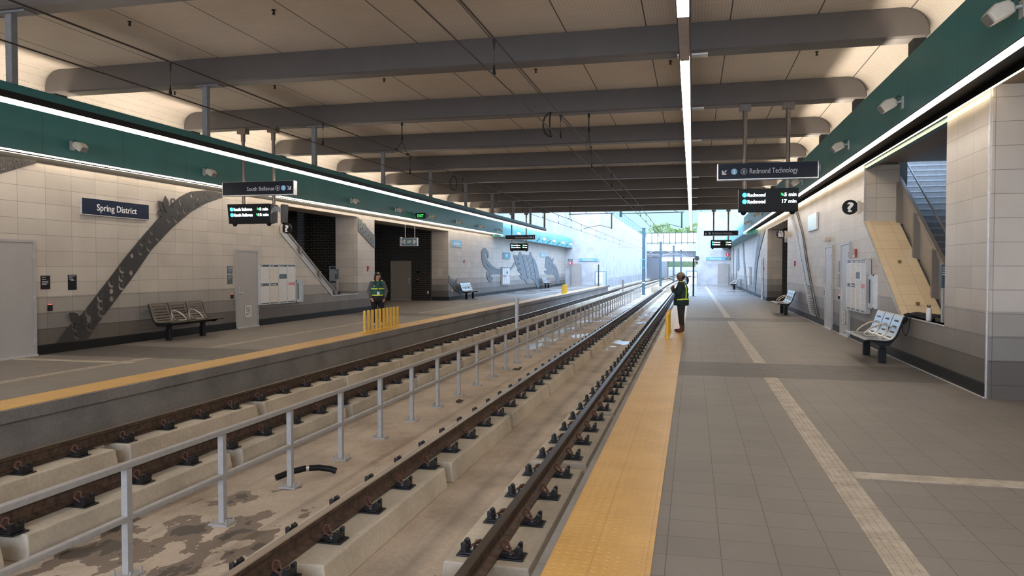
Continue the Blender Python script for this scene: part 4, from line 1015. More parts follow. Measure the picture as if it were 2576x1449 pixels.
# round blade signs
def blade(c, r, face, side, label, kind):
    g = thing('round_sign', label, 'sign', c); M = frame(c, *FRONT)
    mb = MB(); put_shape(mb, [ring2d(0, 0, r, 32)], M, off=-0.03, depth=0.03); mb.build('sign_disc', face, g)
    s = 1 if side == 'right' else -1
    mb = MB(); wx = (XR if s > 0 else XL) - c[0]
    mb2_ = M @ Vector((0, 0, 0))
    a, b = sorted((c[0] + s * (r - 0.02), c[0] + s * (r + 0.05))); mb.box(a, b, c[1] - 0.01, c[1] + 0.05, c[2] - r * 0.95, c[2] + r * 0.8)
    a, b = sorted((c[0] + s * (r + 0.05), XR if s > 0 else XL)); mb.box(a, b, c[1] + 0.01, c[1] + 0.04, c[2] - r * 0.6, c[2] + r * 0.6)
    mb.build('wall_bracket', CREAM, g)
    mb = MB(); M2 = M @ Matrix.Translation((0, 0, 0.002))
    if kind == '?': put_text(mb, '?', M2, 0, -r * 0.62, r * 1.25, r * 0.85, 0.03, 'CENTER')
    else:
        put_shape(mb, [rect2d(-r * .55, r * .55, -r * .65, r * .35), rect2d(-r * .43, r * .43, -r * .53, r * .23)], M2)
        for u in (-0.25, 0.0, 0.25):
            put_shape(mb, [ring2d(u * r, r * 0.08, r * .09, 10)], M2); put_shape(mb, [rect2d(u * r - r * .08, u * r + r * .08, -r * .45, -r * .03)], M2)
        arrow(mb, M2, -r * 0.22, r * 0.62, r * 0.4, PI / 2); arrow(mb, M2, r * 0.22, r * 0.62, r * 0.4, -PI / 2)
    mb.build('symbol', TXTW, g)
blade((3.40, 18.1, 3.03), 0.165, BLACK, 'right', 'round black sign with a cream question mark on the right wall', '?')
blade((-12.02, 20.8, 2.88), 0.155, BLACK, 'left', 'round black sign with a cream question mark hanging by the left stair', '?')
blade((3.40, 31.7, 3.02), 0.17, NAVY2, 'right', 'round navy lift sign with white people symbol beside the brick recess', 'lift')
# exit sign hanging in the left brick recess
g = thing('hanging_exit_sign', 'grey hanging sign with EXIT and lift symbols in the left brick recess', 'sign', (-12.0, 31.0, 3.0))
mb = MB(); mb.box(-12.42, -12.36, 30.93, 31.1, 2.63, 3.02); mb.box(-12.36, -11.62, 30.95, 31.08, 2.63, 2.99); mb.build('sign_case', ALU, g)
mb = MB(); slab(mb, frame((-12.34, 30.95, 2.66), *FRONT), 0, 0.71, 0, 0.31, 0, 0.004); mb.build('sign_face', plain('slate_sign', (0.10, 0.16, 0.20), 0.4), g)
mb = MB(); M = frame((-12.34, 30.944, 2.66), *FRONT); put_text(mb, 'EXIT', M, 0.36, 0.10, 0.11, 0.17, 0.01, 'CENTER'); arrow(mb, M, 0.05, 0.16, 0.07, PI); arrow(mb, M, 0.66, 0.16, 0.07, PI / 2)
put_shape(mb, [rect2d(0.10, 0.17, 0.08, 0.24), rect2d(0.12, 0.15, 0.11, 0.21)], M); put_shape(mb, [rect2d(0.54, 0.61, 0.08, 0.24), rect2d(0.56, 0.59, 0.11, 0.21)], M)
mb.build('lettering', TXTW, g)
for xx in (-12.2, -11.76):
    mb = MB(); mb.tube([(xx, 31.02, 3.0), (xx, 31.02, 3.56)], 0.015, 8); mb.build('hanger_rod', GALV, g)
mb = MB(); mb.tube([(4.1, 34.0, 3.6), (4.1, 34.0, 3.1)], 0.02, 8); mb.tube([(3.85, 33.0, 3.6), (3.85, 33.0, 3.15)], 0.02, 8); mb.box(3.75, 4.35, 33.4, 33.5, 2.75, 3.05)
tag(mb.build('hanging_exit_sign', plain('pale_sign_back', (0.45, 0.5, 0.53), 0.4)), 'pale hanging sign in the right brick recess behind the lift sign', 'sign')

# ------------------------------------------------------------------ steel art bands on the walls
def interp(pts, t):
    n = len(pts) - 1; a = t * n; i = min(int(a), n - 1); f = a - i
    return Vector((pts[i][0] + (pts[i + 1][0] - pts[i][0]) * f, pts[i][1] + (pts[i + 1][1] - pts[i][1]) * f))
def resample(pts, n):
    d = [0]
    for a, b in zip(pts, pts[1:]): d.append(d[-1] + math.hypot(b[0] - a[0], b[1] - a[1]))
    out = []
    for k in range(n + 1):
        t = d[-1] * k / n; i = max(j for j in range(len(d)) if d[j] <= t + 1e-9); i = min(i, len(pts) - 2)
        f = (t - d[i]) / (d[i + 1] - d[i]); out.append((pts[i][0] + (pts[i + 1][0] - pts[i][0]) * f, pts[i][1] + (pts[i + 1][1] - pts[i][1]) * f))
    return out
def crescent(c, r, ang):
    o = [(c[0] + r * math.cos(ang + a), c[1] + r * math.sin(ang + a)) for a in [PI * (0.55 + 0.9 * k / 8) for k in range(9)]]
    i_ = [(c[0] + r * 0.42 * math.cos(ang) + r * 0.80 * math.cos(ang + a), c[1] + r * 0.42 * math.sin(ang) + r * 0.80 * math.sin(ang + a)) for a in [PI * (0.60 + 0.8 * (8 - k) / 8) for k in range(9)]]
    return o + i_
def art_band(left, right, rnd, n=30, m=1.0):
    L = resample(left, n); Rr = resample(right, n); loops = [L + Rr[::-1]]
    for k in range(1, n):
        a, b = Vector(L[k]), Vector(Rr[k]); t = Vector(L[min(k + 1, n)]) - Vector(L[k - 1]); ang = math.atan2(t.y, t.x)
        wd = (b - a).length; d = Vector((math.cos(ang), math.sin(ang)))
        for j, u in enumerate((0.25, 0.52, 0.78)):
            if (k + j) % 2: continue
            c = a.lerp(b, u + rnd.uniform(-0.02, 0.02)); r = min(wd * 0.175, 0.12) * m; kind = rnd.random()
            if kind < 0.72:
                loops.append(crescent(c, r, ang)); loops.append(ring2d(c.x + d.x * r * 0.5, c.y + d.y * r * 0.5, r * 0.26, 8))
                for q in range(3):
                    p = c + d * (r * (1.05 + 0.34 * q)); s_ = r * 0.42; nx, ny = -d.y * s_, d.x * s_
                    loops.append([(p.x - nx, p.y - ny), (p.x + 0.014, p.y + 0.005), (p.x + nx, p.y + ny), (p.x - 0.006, p.y)])
            elif kind < 0.90: loops.append(ring2d(c[0], c[1], r * 0.62, 12))
    return loops
rnd = random.Random(3)
def art_obj(name, loops, M, mat, label, depth=0.0025):
    mb = MB(); put_shape(mb, loops, M, off=0, depth=depth); return tag(mb.build(name, mat), label, 'wall art')
ML = frame((XL + 0.022, 0, 0), *LEFTW)
stripL_left = [(12.41, 0.19), (12.8, 0.58), (13.0, 0.67), (13.79, 1.42), (14.02, 1.64), (14.24, 1.86), (14.84, 2.39), (15.48, 2.93), (15.82, 3.2), (16.19, 3.44), (16.54, 3.58), (17.18, 3.69), (17.9, 3.68)]
stripL_right = [(13.16, 0.17), (13.47, 0.49), (14.21, 1.18), (14.5, 1.45), (15.16, 2.12), (15.81, 2.61), (16.53, 3.06), (17.17, 3.34), (17.9, 3.56)]
art_obj('steel_art_band', art_band(stripL_left, stripL_right, rnd), ML, ART, 'dark perforated steel art band arching up the left wall beside the station name sign')
def petal(cx_, cy_, a, L_, w_):
    return [(cx_ + math.cos(a) * t * L_ - math.sin(a) * w_ * math.sin(PI * t), cy_ + math.sin(a) * t * L_ + math.cos(a) * w_ * math.sin(PI * t)) for t in [k / 8 for k in range(9)]] + \
           [(cx_ + math.cos(a) * t * L_ + math.sin(a) * w_ * math.sin(PI * t), cy_ + math.sin(a) * t * L_ - math.cos(a) * w_ * math.sin(PI * t)) for t in [k / 8 for k in range(7, 0, -1)]]
fl = thing('steel_leaf_ornament', 'dark steel leaf cluster sprouting from the top of the left art band', 'wall art', (XL + 0.06, 15.6, 3.0))
for q_, (a, L_) in enumerate(((185, 0.30), (138, 0.38), (98, 0.40))):
    mb = MB(); put_shape(mb, [petal(15.62, 3.0, math.radians(a), L_, 0.10)[:-0 or None]], frame((XL + 0.05 + 0.012 * q_, 0, 0), *LEFTW), off=0, depth=0.004); mb.build('steel_leaf', ART, fl)
mb = MB(); put_shape(mb, [ring2d(15.85, 3.27, 0.09), ring2d(15.85, 3.27, 0.06)], frame((XL + 0.065, 0, 0), *LEFTW), off=0, depth=0.006); mb.build('steel_ring', ART, fl)
mb = MB(); put_shape(mb, [petal(12.97, 0.55, math.radians(140), 0.36, 0.10)], frame((XL + 0.065, 0, 0), *LEFTW), off=0, depth=0.006)
tag(mb.build('steel_leaf_ornament', ART), 'single dark steel leaf near the foot of the left art band', 'wall art')
art_obj('steel_art_band', art_band([(9.6, 3.0), (10.4, 3.45), (11.2, 3.70), (12.0, 3.74)], [(9.9, 2.55), (10.6, 3.10), (11.25, 3.40), (12.0, 3.68)], rnd), ML, ART, 'end of a dark steel art band cut off at the left edge of the photo')
MR = frame((XR - 0.03, 0, 0), (0, 1, 0), (0, 0, -1))
def flip(l): return [(a, -b) for a, b in l]
def art_right(left, right, label, rnd, mat=ART2, plain_=False):
    loops = art_band(left, right, rnd) if not plain_ else [left + right[::-1]]
    return art_obj('steel_art_band', [flip(l) for l in loops], MR, mat, label)
R_right = [(29.08, 3.75), (27.6, 2.95), (27.23, 2.71), (26.35, 1.85), (25.36, 1.12), (24.12, 0.2)]
R_left = [(31.6, 3.69), (29.8, 3.0), (29.38, 2.8), (27.84, 1.74), (26.67, 0.93), (26.2, 0.52), (25.6, 0.22)]
RPANEL = plain('art_pale', (0.47, 0.48, 0.49), 0.4, 0.2, 0.04)
mb_l = []
rr = random.Random(5)
L = resample(R_left, 30); Q = resample(R_right, 30)
for k in range(1, 30):
    a, b = Vector(L[k]), Vector(Q[k]); d = (b - a)
    if k < 9 or k > 22:
        for o_ in (0.0, 0.5):
            c0 = a.lerp(b, 0.15) ; c1 = a.lerp(b, 0.80); t = (Vector(L[min(30, k + 1)]) - Vector(L[k])) * o_
            mb_l.append([(c0.x + t.x, c0.y + t.y), (c1.x + t.x - 0.1, c1.y + t.y + 0.04), (c1.x + t.x - 0.1, c1.y + t.y - 0.03)])
    else:
        c = a.lerp(b, 0.32 + 0.06 * rr.random()); mb_l.append(crescent(c, 0.12, 0.6 + rr.random())); c = a.lerp(b, 0.72); mb_l.append(crescent(c, 0.07, 2.0 + rr.random()))
AB = art_obj('steel_art_band', [flip(l) for l in [L + Q[::-1]] + mb_l], MR, RPANEL, 'pale perforated metal art band slanting down the right wall before the brick recess')
mb = MB(); pts = [(XR - 0.06, a, b) for a, b in R_right]; mb.tube(pts, 0.018, 6)
mb.build('steel_edge_bar', DARK, AB)
rr = random.Random(8)
art_right([(45.11, 3.6), (47.12, 2.69), (47.94, 1.87), (49.18, 0.28)], [(41.26, 3.69), (44.61, 2.63), (46.17, 1.86), (47.54, 0.23)], 'broad grey art band on the outdoor right wall, nearest past the brick recess', rr)
art_right([(59.89, 3.56), (58.68, 2.36), (57.2, 1.0), (55.78, 0.15)], [(58.48, 3.52), (57.33, 2.34), (55.94, 1.47), (54.56, 0.18)], 'narrow grey art band on the outdoor right wall leaning the other way', rr)
art_obj('steel_figure', [flip([(67.3, 3.25), (65.78, 3.32), (64.49, 3.21), (63.97, 2.42), (63.45, 1.64), (64.83, 1.41), (65.98, 1.58), (66.9, 1.43), (67.57, 0.08), (68.51, 0.06), (67.91, 2.47)])], MR, ART2, 'ragged tall grey figure shape on the far outdoor right wall')
art_obj('steel_art_band', [flip([(73.26, 3.48), (72.19, 3.46), (72.1, 0.69), (72.84, 0.68)])], MR, ART2, 'thin upright grey art band at the far end of the right wall')
# mural creature on the outdoor left wall: tail, arm, ribbed body, head
tail = [(44.92, 2.27), (45.09, 2.41), (44.92, 2.66), (44.49, 2.85), (44.02, 2.91), (43.6, 2.82), (43.4, 2.58), (43.45, 2.19), (43.86, 1.81), (44.49, 1.6), (45.03, 1.5), (44.6, 1.44), (44.54, 1.24), (44.81, 0.96), (45.36, 0.8), (45.86, 0.82), (46.03, 1.0), (45.92, 1.14), (45.64, 0.97), (45.47, 1.15), (45.92, 1.3), (46.73, 1.28), (48.07, 1.29), (48.07, 1.62), (46.96, 1.64), (45.92, 1.81), (44.92, 2.09), (44.33, 2.34), (44.12, 2.54), (44.33, 2.65), (44.6, 2.54), (44.76, 2.32)]
tl = [tail] + [[(43.55 + 0.05 * k, 2.6 - 0.12 * k), (43.75 + 0.06 * k, 2.64 - 0.12 * k), (43.72 + 0.06 * k, 2.60 - 0.12 * k)] for k in range(6)] + [[(44.3, 2.0), (45.2, 1.72), (46.1, 1.58), (45.1, 1.66)], [(46.3, 1.55), (47.2, 1.5), (46.4, 1.48)]] + [[(44.75 + .06 * k, 1.3 - .09 * k), (45.05 + .06 * k, 1.36 - .09 * k), (45.0 + .06 * k, 1.30 - .09 * k)] for k in range(4)]
MU = thing('wall_mural', 'big grey creature mural of tail, ribbed body and beaked head on the outdoor left wall', 'wall art', (XL + 0.05, 57, 0))
def mural_part(name, loops):
    mb = MB(); put_shape(mb, loops, ML, off=0, depth=0.006); mb.build(name, ART2, MU)
mural_part('mural_tail', tl)
mural_part('mural_arm', [[(50.3, 1.59), (51.19, 1.79), (52.11, 2.16), (52.33, 2.03), (51.61, 1.73), (50.44, 1.43)]])
ribs = [(51.68, 2.59), (53.21, 2.58), (53.51, 2.81), (53.89, 2.87), (54.36, 2.67), (55.71, 2.68), (57.05, 2.63), (57.22, 2.88), (57.56, 2.92), (58.0, 2.61), (58.99, 2.36), (60.1, 1.81), (60.87, 1.05), (61.07, 0.29), (60.88, 0.07), (60.02, 0.09), (59.36, 0.47), (58.45, 0.79), (56.88, 0.92), (56.8, 0.63), (56.21, 0.45), (55.64, 0.62), (55.23, 0.83), (54.28, 0.85), (53.52, 1.13), (53.97, 1.26), (52.92, 1.5), (52.84, 1.63), (53.67, 1.63), (52.48, 1.8), (52.33, 2.09), (51.9, 2.32)]
cut = [[(54.3, 2.6), (54.5, 2.55), (56.3, 0.9), (56.1, 0.85)], [(57.9, 2.4), (58.1, 2.35), (59.6, 0.7), (59.4, 0.7)]]
for i in range(4):
    z = 2.36 - 0.38 * i; y = 55.2 + 0.42 * i
    cut.append([(y, z), (y + 0.6, z + 0.05), (y + 0.9, z + 0.1), (y + 0.9, z - 0.1), (y + 0.6, z - 0.05)]); cut.append([(y + 2.6, z), (y + 2.0, z + 0.05), (y + 1.7, z + 0.1), (y + 1.7, z - 0.1), (y + 2.0, z - 0.05)])
    cut.append(crescent((y + 1.2, z), 0.10, 0)); cut.append(ring2d(y + 1.35, z, 0.05, 8))
    for q in range(3): cut.append([(52.4 + 0.3 * i + 0.35 * q, z + 0.1), (52.48 + 0.3 * i + 0.35 * q, z + 0.1), (52.6 + 0.3 * i + 0.35 * q, z - 0.1), (52.5 + 0.3 * i + 0.35 * q, z - 0.12)])

for q in range(5): cut.append([(59.9 + 0.05 * q, 0.9 - 0.14 * q), (60.3, 0.84 - 0.14 * q), (60.75, 0.92 - 0.14 * q), (60.3, 0.80 - 0.14 * q)])
mural_part('mural_body', [ribs] + cut)
head = [(63.58, 2.45), (63.9, 2.68), (64.97, 2.71), (66.09, 2.52), (66.5, 2.42), (67.47, 2.6), (67.13, 2.12), (68.68, 1.87), (69.92, 1.31), (70.44, 0.52), (70.39, 0.2), (69.06, 0.2), (69.06, 0.63), (68.2, 0.98), (66.33, 1.17), (64.99, 1.11), (63.28, 1.25), (62.97, 1.43), (64.55, 1.5), (63.27, 1.78)]
mural_part('mural_head', [head, ring2d(65.2, 2.0, 0.14, 10), [(66.3, 2.0), (67.2, 1.75), (67.6, 1.6), (66.6, 1.8)], [(65.9, 1.6), (66.9, 1.4), (67.9, 1.45), (66.9, 1.5)], [(64.6, 2.5), (65.6, 2.4), (66.6, 2.3), (65.5, 2.34)]])
leaf = [(37.16, 1.33), (37.53, 1.12), (38.05, 1.03), (38.2, 0.85), (38.52, 1.13), (38.6, 0.8), (39.0, 0.69), (39.4, 0.8), (39.85, 0.75), (40.0, 0.6), (40.36, 0.61), (40.43, 0.3), (39.42, 0.22), (38.18, 0.54), (37.16, 0.93)]
art_obj('steel_art_band', [leaf] + [ring2d(37.5 + 0.42 * k, 0.95 - 0.09 * k, 0.06, 9) for k in range(7)] + [crescent((37.6 + 0.42 * k, 0.78 - 0.08 * k), 0.08, 0.8) for k in range(6)], ML, plain('art_mid', (0.13, 0.14, 0.15), 0.5, 0.2), 'low leafy steel art piece on the left wall behind the middle bench')
pier = [(26.32, 3.59), (26.48, 3.5), (26.6, 3.52), (26.74, 3.38), (26.9, 3.4), (27.16, 3.23), (27.4, 3.12), (27.84, 2.95), (27.84, 2.44), (26.32, 3.07)]
art_obj('steel_art_band', [pier] + [ring2d(26.45 + .25 * k, 3.3 - 0.12 * k, 0.04 + 0.01 * (k % 2), 9) for k in range(6)] + [crescent((26.55 + .25 * k, 3.15 - 0.12 * k), 0.06, 0.5) for k in range(5)], ML, plain('art_mid', (0.13, 0.14, 0.15), 0.5, 0.2), 'slanting steel art piece crossing the left pier above the woman in the teal vest')

# ------------------------------------------------------------------ small plaques, card readers, call points, sockets
def plaque(M, W, H, label, face, lines, name='door_plaque'):
    g = thing(name, label, 'sign', M.translation)
    mb = MB(); slab(mb, M, 0, W, 0, H, 0, 0.012); mb.build('plaque_plate', face, g)
    mb = MB()
    for v, u0, u1, h in lines: slab(mb, M, W * u0, W * u1, H * v, H * v + h, 0.012, 0.0135)
    mb.build('lettering', TXTG, g)
    return g
plaque(frame((XL, 12.075, 1.265), *LEFTW), 0.215, 0.265, 'black plaque left of the two on the left wall beside the big grey door', BLACK, [(0.86, .08, .5, .012), (0.7, .08, .55, .012), (.55, .08, .8, .014), (.44, .08, .75, .014), (.34, .08, .6, .014)])
plaque(frame((XL, 12.73, 1.235), *LEFTW), 0.215, 0.305, 'black plaque right of the two on the left wall near the art band', BLACK, [(0.90, .08, .85, .014), (0.82, .08, .5, .012), (.70, .08, .6, .014), (.62, .3, .7, .014)])
plaque(frame((XL, 18.10, 1.525), *LEFTW), 0.225, 0.21, 'upper slate plaque left of the louvred door', SLATE, [(.8, .1, .9, .016), (.6, .1, .9, .016), (.4, .1, .9, .016), (.2, .4, .7, .016)])
plaque(frame((XL, 18.10, 1.24), *LEFTW), 0.225, 0.255, 'lower slate plaque left of the louvred door', SLATE, [(.86, .1, .6, .014), (.72, .1, .9, .014), (.55, .1, .4, .014)])
plaque(frame((XR, 23.25, 1.25), *RIGHTW), 0.25, 0.42, 'small plaque on the right wall left of the narrow pale door', plain('plaque_grey', (0.25, 0.28, 0.3), 0.4), [(.8, .1, .9, .02), (.5, .1, .9, .02)])
plaque(frame((XR, 21.15, 1.58), *RIGHTW), 0.25, 0.28, 'upper plaque on the right wall between the two pale doors', plain('plaque_grey', (0.25, 0.28, 0.3), 0.4), [(.8, .1, .9, .02), (.5, .1, .9, .02), (.2, .1, .9, .02)])
plaque(frame((XR, 21.15, 1.18), *RIGHTW), 0.25, 0.35, 'lower plaque on the right wall between the two pale doors', plain('plaque_grey', (0.25, 0.28, 0.3), 0.4), [(.8, .1, .9, .02), (.5, .1, .9, .02)])
plaque(frame((-13.95, 36.99, 1.42), *FRONT), 0.2, 0.2, 'small black plaque on the dark brick beside the taupe door', BLACK, [(.8, .1, .5, .012), (.6, .1, .9, .012)])
plaque(frame((-12.85, 37.14, 1.25), *FRONT), 0.28, 0.42, 'cream framed notice on the tiled reveal right of the dark brick', CREAM, [(.8, .2, .8, .01), (.6, .2, .8, .01), (.4, .2, .8, .01)])
def reader(M, label):
    g = thing('card_reader', label, 'card reader', M.translation)
    mb = MB(); slab(mb, M, -0.045, 0.045, 0, 0.12, 0, 0.04); mb.build('reader_body', BLACK, g, bevel=0.008)
    mb = MB(); slab(mb, M, -0.03, 0.03, 0.12, 0.127, 0.005, 0.035); mb.build('status_light', emit('reader_red', (1.0, 0.12, 0.08), 0.8), g)
reader(frame((XL, 12.27, 0.84), *LEFTW), 'small black card reader under the plaques on the left wall')
reader(frame((XL, 18.29, 0.84), *LEFTW), 'small black card reader left of the louvred door')
reader(frame((XR, 23.0, 0.92), *RIGHTW), 'small black card reader beside the farther pale door')
reader(frame((XR, 20.85, 0.88), *RIGHTW), 'small black card reader beside the nearer pale door')
reader(frame((-13.86, 36.99, 0.95), *FRONT), 'small card reader on the dark brick beside the taupe door')
def strobe(M, label, s=1.0):
    g = thing('fire_alarm', label, 'fire alarm', M.translation)
    mb = MB(); slab(mb, M, -0.06 * s, 0.06 * s, 0, 0.17 * s, 0, 0.035); mb.build('alarm_body', RED, g, bevel=0.006)
    mb = MB(); slab(mb, M, -0.02 * s, 0.02 * s, 0.01, 0.06, 0.035, 0.06); mb.build('alarm_lens', WHITE, g)
strobe(frame((XR, 18.92, 1.92), *RIGHTW), 'red fire alarm on the right wall beside the nearer pale door', 1.2)
strobe(frame((XR, 29.6, 1.75), *RIGHTW), 'red fire alarm on the right wall near the lift sign', 1.1)
strobe(frame((XL, 27.2, 1.55), *LEFTW), 'red fire alarm on the left pier above the woman in the teal vest', 1.2)
strobe(frame((XR, 42.0, 1.55), *RIGHTW), 'distant red call point on the outdoor right wall by a door', 1.0)
strobe(frame((XL, 39.9, 1.95), *LEFTW), 'distant red alarm on the left wall below the blue station sign', 1.0)
for M, lab in ((frame((-13.3, 36.99, 0.35), *FRONT), 'white socket cover low on the dark brick wall'), (frame((XL, 37.7, 0.42), *LEFTW), 'white socket cover low on the left wall by the middle bench')):
    mb = MB(); slab(mb, M, -0.04, 0.04, 0, 0.13, 0, 0.03); tag(mb.build('outlet_cover', WHITE, None, bevel=0.005), lab, 'socket')
g = thing('twin_floodlight', 'small twin beige lamp on the right wall above the pale door', 'light', (XR, 22.5, 2.45))
mb = MB()
for d in (-0.11, 0.0, 0.11): mb.box(XR - 0.14, XR - 0.02, 22.45 + d - 0.045, 22.45 + d + 0.045, 2.42, 2.53)
mb.build('lamp_head', CREAM, g, bevel=0.01)
mb = MB(); mb.box(XR - 0.03, XR, 22.3, 22.6, 2.45, 2.5); mb.build('bracket', GALV, g)

# ------------------------------------------------------------------ information boards
def poster_case(M, panels, H, label, side_mat=ALU):
    g = thing('information_board', label, 'notice board', M.translation)
    n = len(panels); W = 0.5
    mb = MB(); slab(mb, M, 0, W * n + 0.02, 0, H, -0.10, 0.0)
    mb.build('case', side_mat, g)
    for i, rows in enumerate(panels):
        fr = MB(); u0 = i * W + 0.01; u1 = u0 + W - 0.0
        for a, b, c_, d in ((u0, u0 + 0.025, 0, H), (u1 - 0.025, u1, 0, H), (u0, u1, 0, 0.02), (u0, u1, H - 0.02, H)): slab(fr, M, a, b, c_, d, 0.0, 0.014)
        fo = fr.build('poster_frame', ALU, g)
        for (v0, v1, mat, ttl) in rows:
            pm = MB(); slab(pm, M, u0 + 0.028, u1 - 0.028, v0 * H + 0.004, v1 * H - 0.004, 0.0, 0.004)
            o = pm.build('poster_header' if ttl else 'poster', mat, fo)
            tm = MB()
            if ttl: put_text(tm, ttl, M @ Matrix.Translation((0, 0, 0.004)), u0 + 0.05, (v0 + v1) / 2 * H - 0.016, 0.035, None, 0.01, 'LEFT'); tm.build('header_lettering', TXTW, fo)
            else:
                r_ = random.Random(i * 7 + int(v0 * 100)); v = v1 * H - 0.07
                while v > v0 * H + 0.06:
                    a = u0 + 0.05 + r_.random() * 0.1; b = min(u1 - 0.05, a + 0.08 + r_.random() * 0.25); slab(tm, M, a, b, v, v + 0.007, 0.004, 0.005); v -= 0.045 + r_.random() * 0.04
                if tm.v: tm.build('printed_lines', TXTG, fo)
P4 = [[(0.93, 0.985, SLATE, 'EXIT'), (0.53, 0.93, PAPER, None), (0.46, 0.53, SLATE, 'EXIT'), (0.05, 0.46, PAPER, None), (0.02, 0.05, SLATE, '')],
      [(0.93, 0.985, SLATE, 'Area Map'), (0.53, 0.93, PAPER2, None), (0.46, 0.53, DARK, 'Bus Connections'), (0.05, 0.46, PAPER2, None), (0.02, 0.05, SLATE, '')],
      [(0.93, 0.985, SLATE, 'Link Schedule'), (0.75, 0.93, PAPER, None), (0.63, 0.75, SLATE, ' '), (0.05, 0.63, PAPER, None), (0.02, 0.05, SLATE, '')],
      [(0.93, 0.985, SLATE, 'How to Connect'), (0.53, 0.93, PAPER, None), (0.46, 0.53, PINK, 'Link'), (0.05, 0.46, PAPER, None), (0.02, 0.05, SLATE, '')]]
P4 = [[r for r in p] for p in P4]
for p in P4:
    for k, r in enumerate(p):
        if r[3] == '' or r[3] == ' ': p[k] = (r[0], r[1], r[2], None)
poster_case(frame((XL + 0.11, 19.5, 0.60), *LEFTW), P4, 1.19, 'four-panel information board with posters on the left wall beside the louvred door')
poster_case(frame((XR - 0.11, 19.35, 0.70), *RIGHTW), P4, 1.18, 'four-panel information board seen at a slant on the right wall behind the bench', GALV)
poster_case(frame((XL + 0.12, 48.1, 0.55), *LEFTW), P4, 1.20, 'distant pale information board in front of the outdoor mural on the left')
poster_case(frame((XR - 0.12, 52.0, 0.55), *RIGHTW), P4[:2], 1.20, 'distant pale information board on the outdoor right wall')
def cabinet(M, label):
    g = thing('extinguisher_cabinet', label, 'cabinet', M.translation)
    mb = MB(); slab(mb, M, 0, 0.42, 0, 0.70, -0.06, 0.01); slab(mb, M, 0.0, 0.03, 0, 0.70, 0.01, 0.03); slab(mb, M, 0.39, 0.42, 0, 0.70, 0.01, 0.03); slab(mb, M, 0, 0.42, 0.67, 0.70, 0.01, 0.03); slab(mb, M, 0, 0.42, 0, 0.03, 0.01, 0.03)
    mb.build('cabinet_frame', ALU, g)
    mb = MB(); slab(mb, M, 0.06, 0.36, 0.05, 0.65, 0.01, 0.02); mb.build('cabinet_door', plain('pale_steel_door', (0.5, 0.56, 0.6), 0.3, 0.3), g)
    mb = MB(); slab(mb, M, 0.08, 0.11, 0.1, 0.6, 0.02, 0.035); mb.build('cabinet_handle', DARK, g)
cabinet(frame((XL + 0.06, 21.62, 0.60), *LEFTW), 'steel extinguisher cabinet on the left wall right of the information board')
cabinet(frame((XR - 0.06, 17.2, 0.84), *RIGHTW), 'steel extinguisher cabinet on the right wall right of the information board')

# ------------------------------------------------------------------ benches
def bench_proto(mat, name='bench', sl=0.12):
    g = thing(name, '', 'bench', (0, 0, 0))
    # local: faces +X, seats along Y ; origin between the legs
    prof = [(0.50, 0.435), (0.44, 0.445), (0.30, 0.43), (0.16, 0.425), (0.08, 0.44), (0.03, 0.48), (-0.01, 0.56), (-0.06, 0.70), (-0.10, 0.82), (-0.125, 0.86)]
    for i in range(3):
        y0 = -0.95 + i * 0.64; y1 = y0 + 0.60
        mb = MB(); P = resample(prof, 26)
        thk = 0.012
        # a slatted shell: solid borders, slots between
        for k in range(26):
            a, b = P[k], P[k + 1]
            slot = (k % (2 if sl < 0.1 else 3) == 1) and 1 < k < 25 and not (11 <= k <= 12)
            spans = [(y0, y1)] if not slot else [(y0, y0 + sl), (y1 - sl, y1)]
            for s0, s1 in spans:
                mb.add([(a[0], s0, a[1]), (b[0], s0, b[1]), (b[0], s1, b[1]), (a[0], s1, a[1]), (a[0], s0, a[1] - thk), (b[0] - thk * .7, s0, b[1] - thk), (b[0] - thk * .7, s1, b[1] - thk), (a[0], s1, a[1] - thk)],
                       [(0, 1, 2, 3), (7, 6, 5, 4), (0, 4, 5, 1), (3, 2, 6, 7), (1, 5, 6, 2), (0, 3, 7, 4)])
        mb.build('seat', mat, g)
    for yy in (-0.96, -0.33, 0.31, 0.95):
        mb = MB(); P = resample(prof, 14); mb.tube([(a - 0.008, yy, b - 0.02) for a, b in P], 0.018, 6); mb.build('side_rib', BLACK, g)
    mb = MB(); mb.box(0.10, 0.20, -0.96, 0.95, 0.34, 0.405); mb.prism([(0.02, 0.46), (0.10, 0.34), (0.28, 0.34), (0.40, 0.41), (0.1, 0.42)], 0.90, 0.955, 'Y'); mb.prism([(0.02, 0.46), (0.10, 0.34), (0.28, 0.34), (0.40, 0.41), (0.1, 0.42)], -0.965, -0.91, 'Y')
    mb.build('cross_beam', BLACK, g)
    for yy in (-0.62, 0.62):
        mb = MB(); mb.box(0.10, 0.20, yy - 0.045, yy + 0.045, 0.0, 0.37); mb.box(0.09, 0.21, yy - 0.055, yy + 0.055, 0.0, 0.26); mb.build('leg', BLACK, g, bevel=0.01)
    for yy in (-0.32, 0.31):
        mb = MB(); mb.tube([(0.02, yy, 0.46), (-0.01, yy, 0.60), (0.0, yy, 0.655), (0.05, yy, 0.675), (0.16, yy, 0.655), (0.28, yy, 0.59), (0.37, yy, 0.51), (0.385, yy, 0.47), (0.34, yy, 0.455), (0.2, yy, 0.45)], 0.015, 8); mb.build('armrest', ARM, g)
    return g
BD = bench_proto(SEATM, sl=0.07); BDi = tree_index(BD)
BBp = bench_proto(SEATB, sl=0.15); BBi = tree_index(BBp)
def place_bench(o, x, y, face, label, group='three-seat benches along the platform walls'):
    o.location = (x, y, 0); o.rotation_euler = (0, 0, 0 if face > 0 else PI); o['label'] = label; o['group'] = group
place_bench(BD, -11.95, 15.78, 1, 'dark three-seat metal bench against the left wall, nearest to the camera')
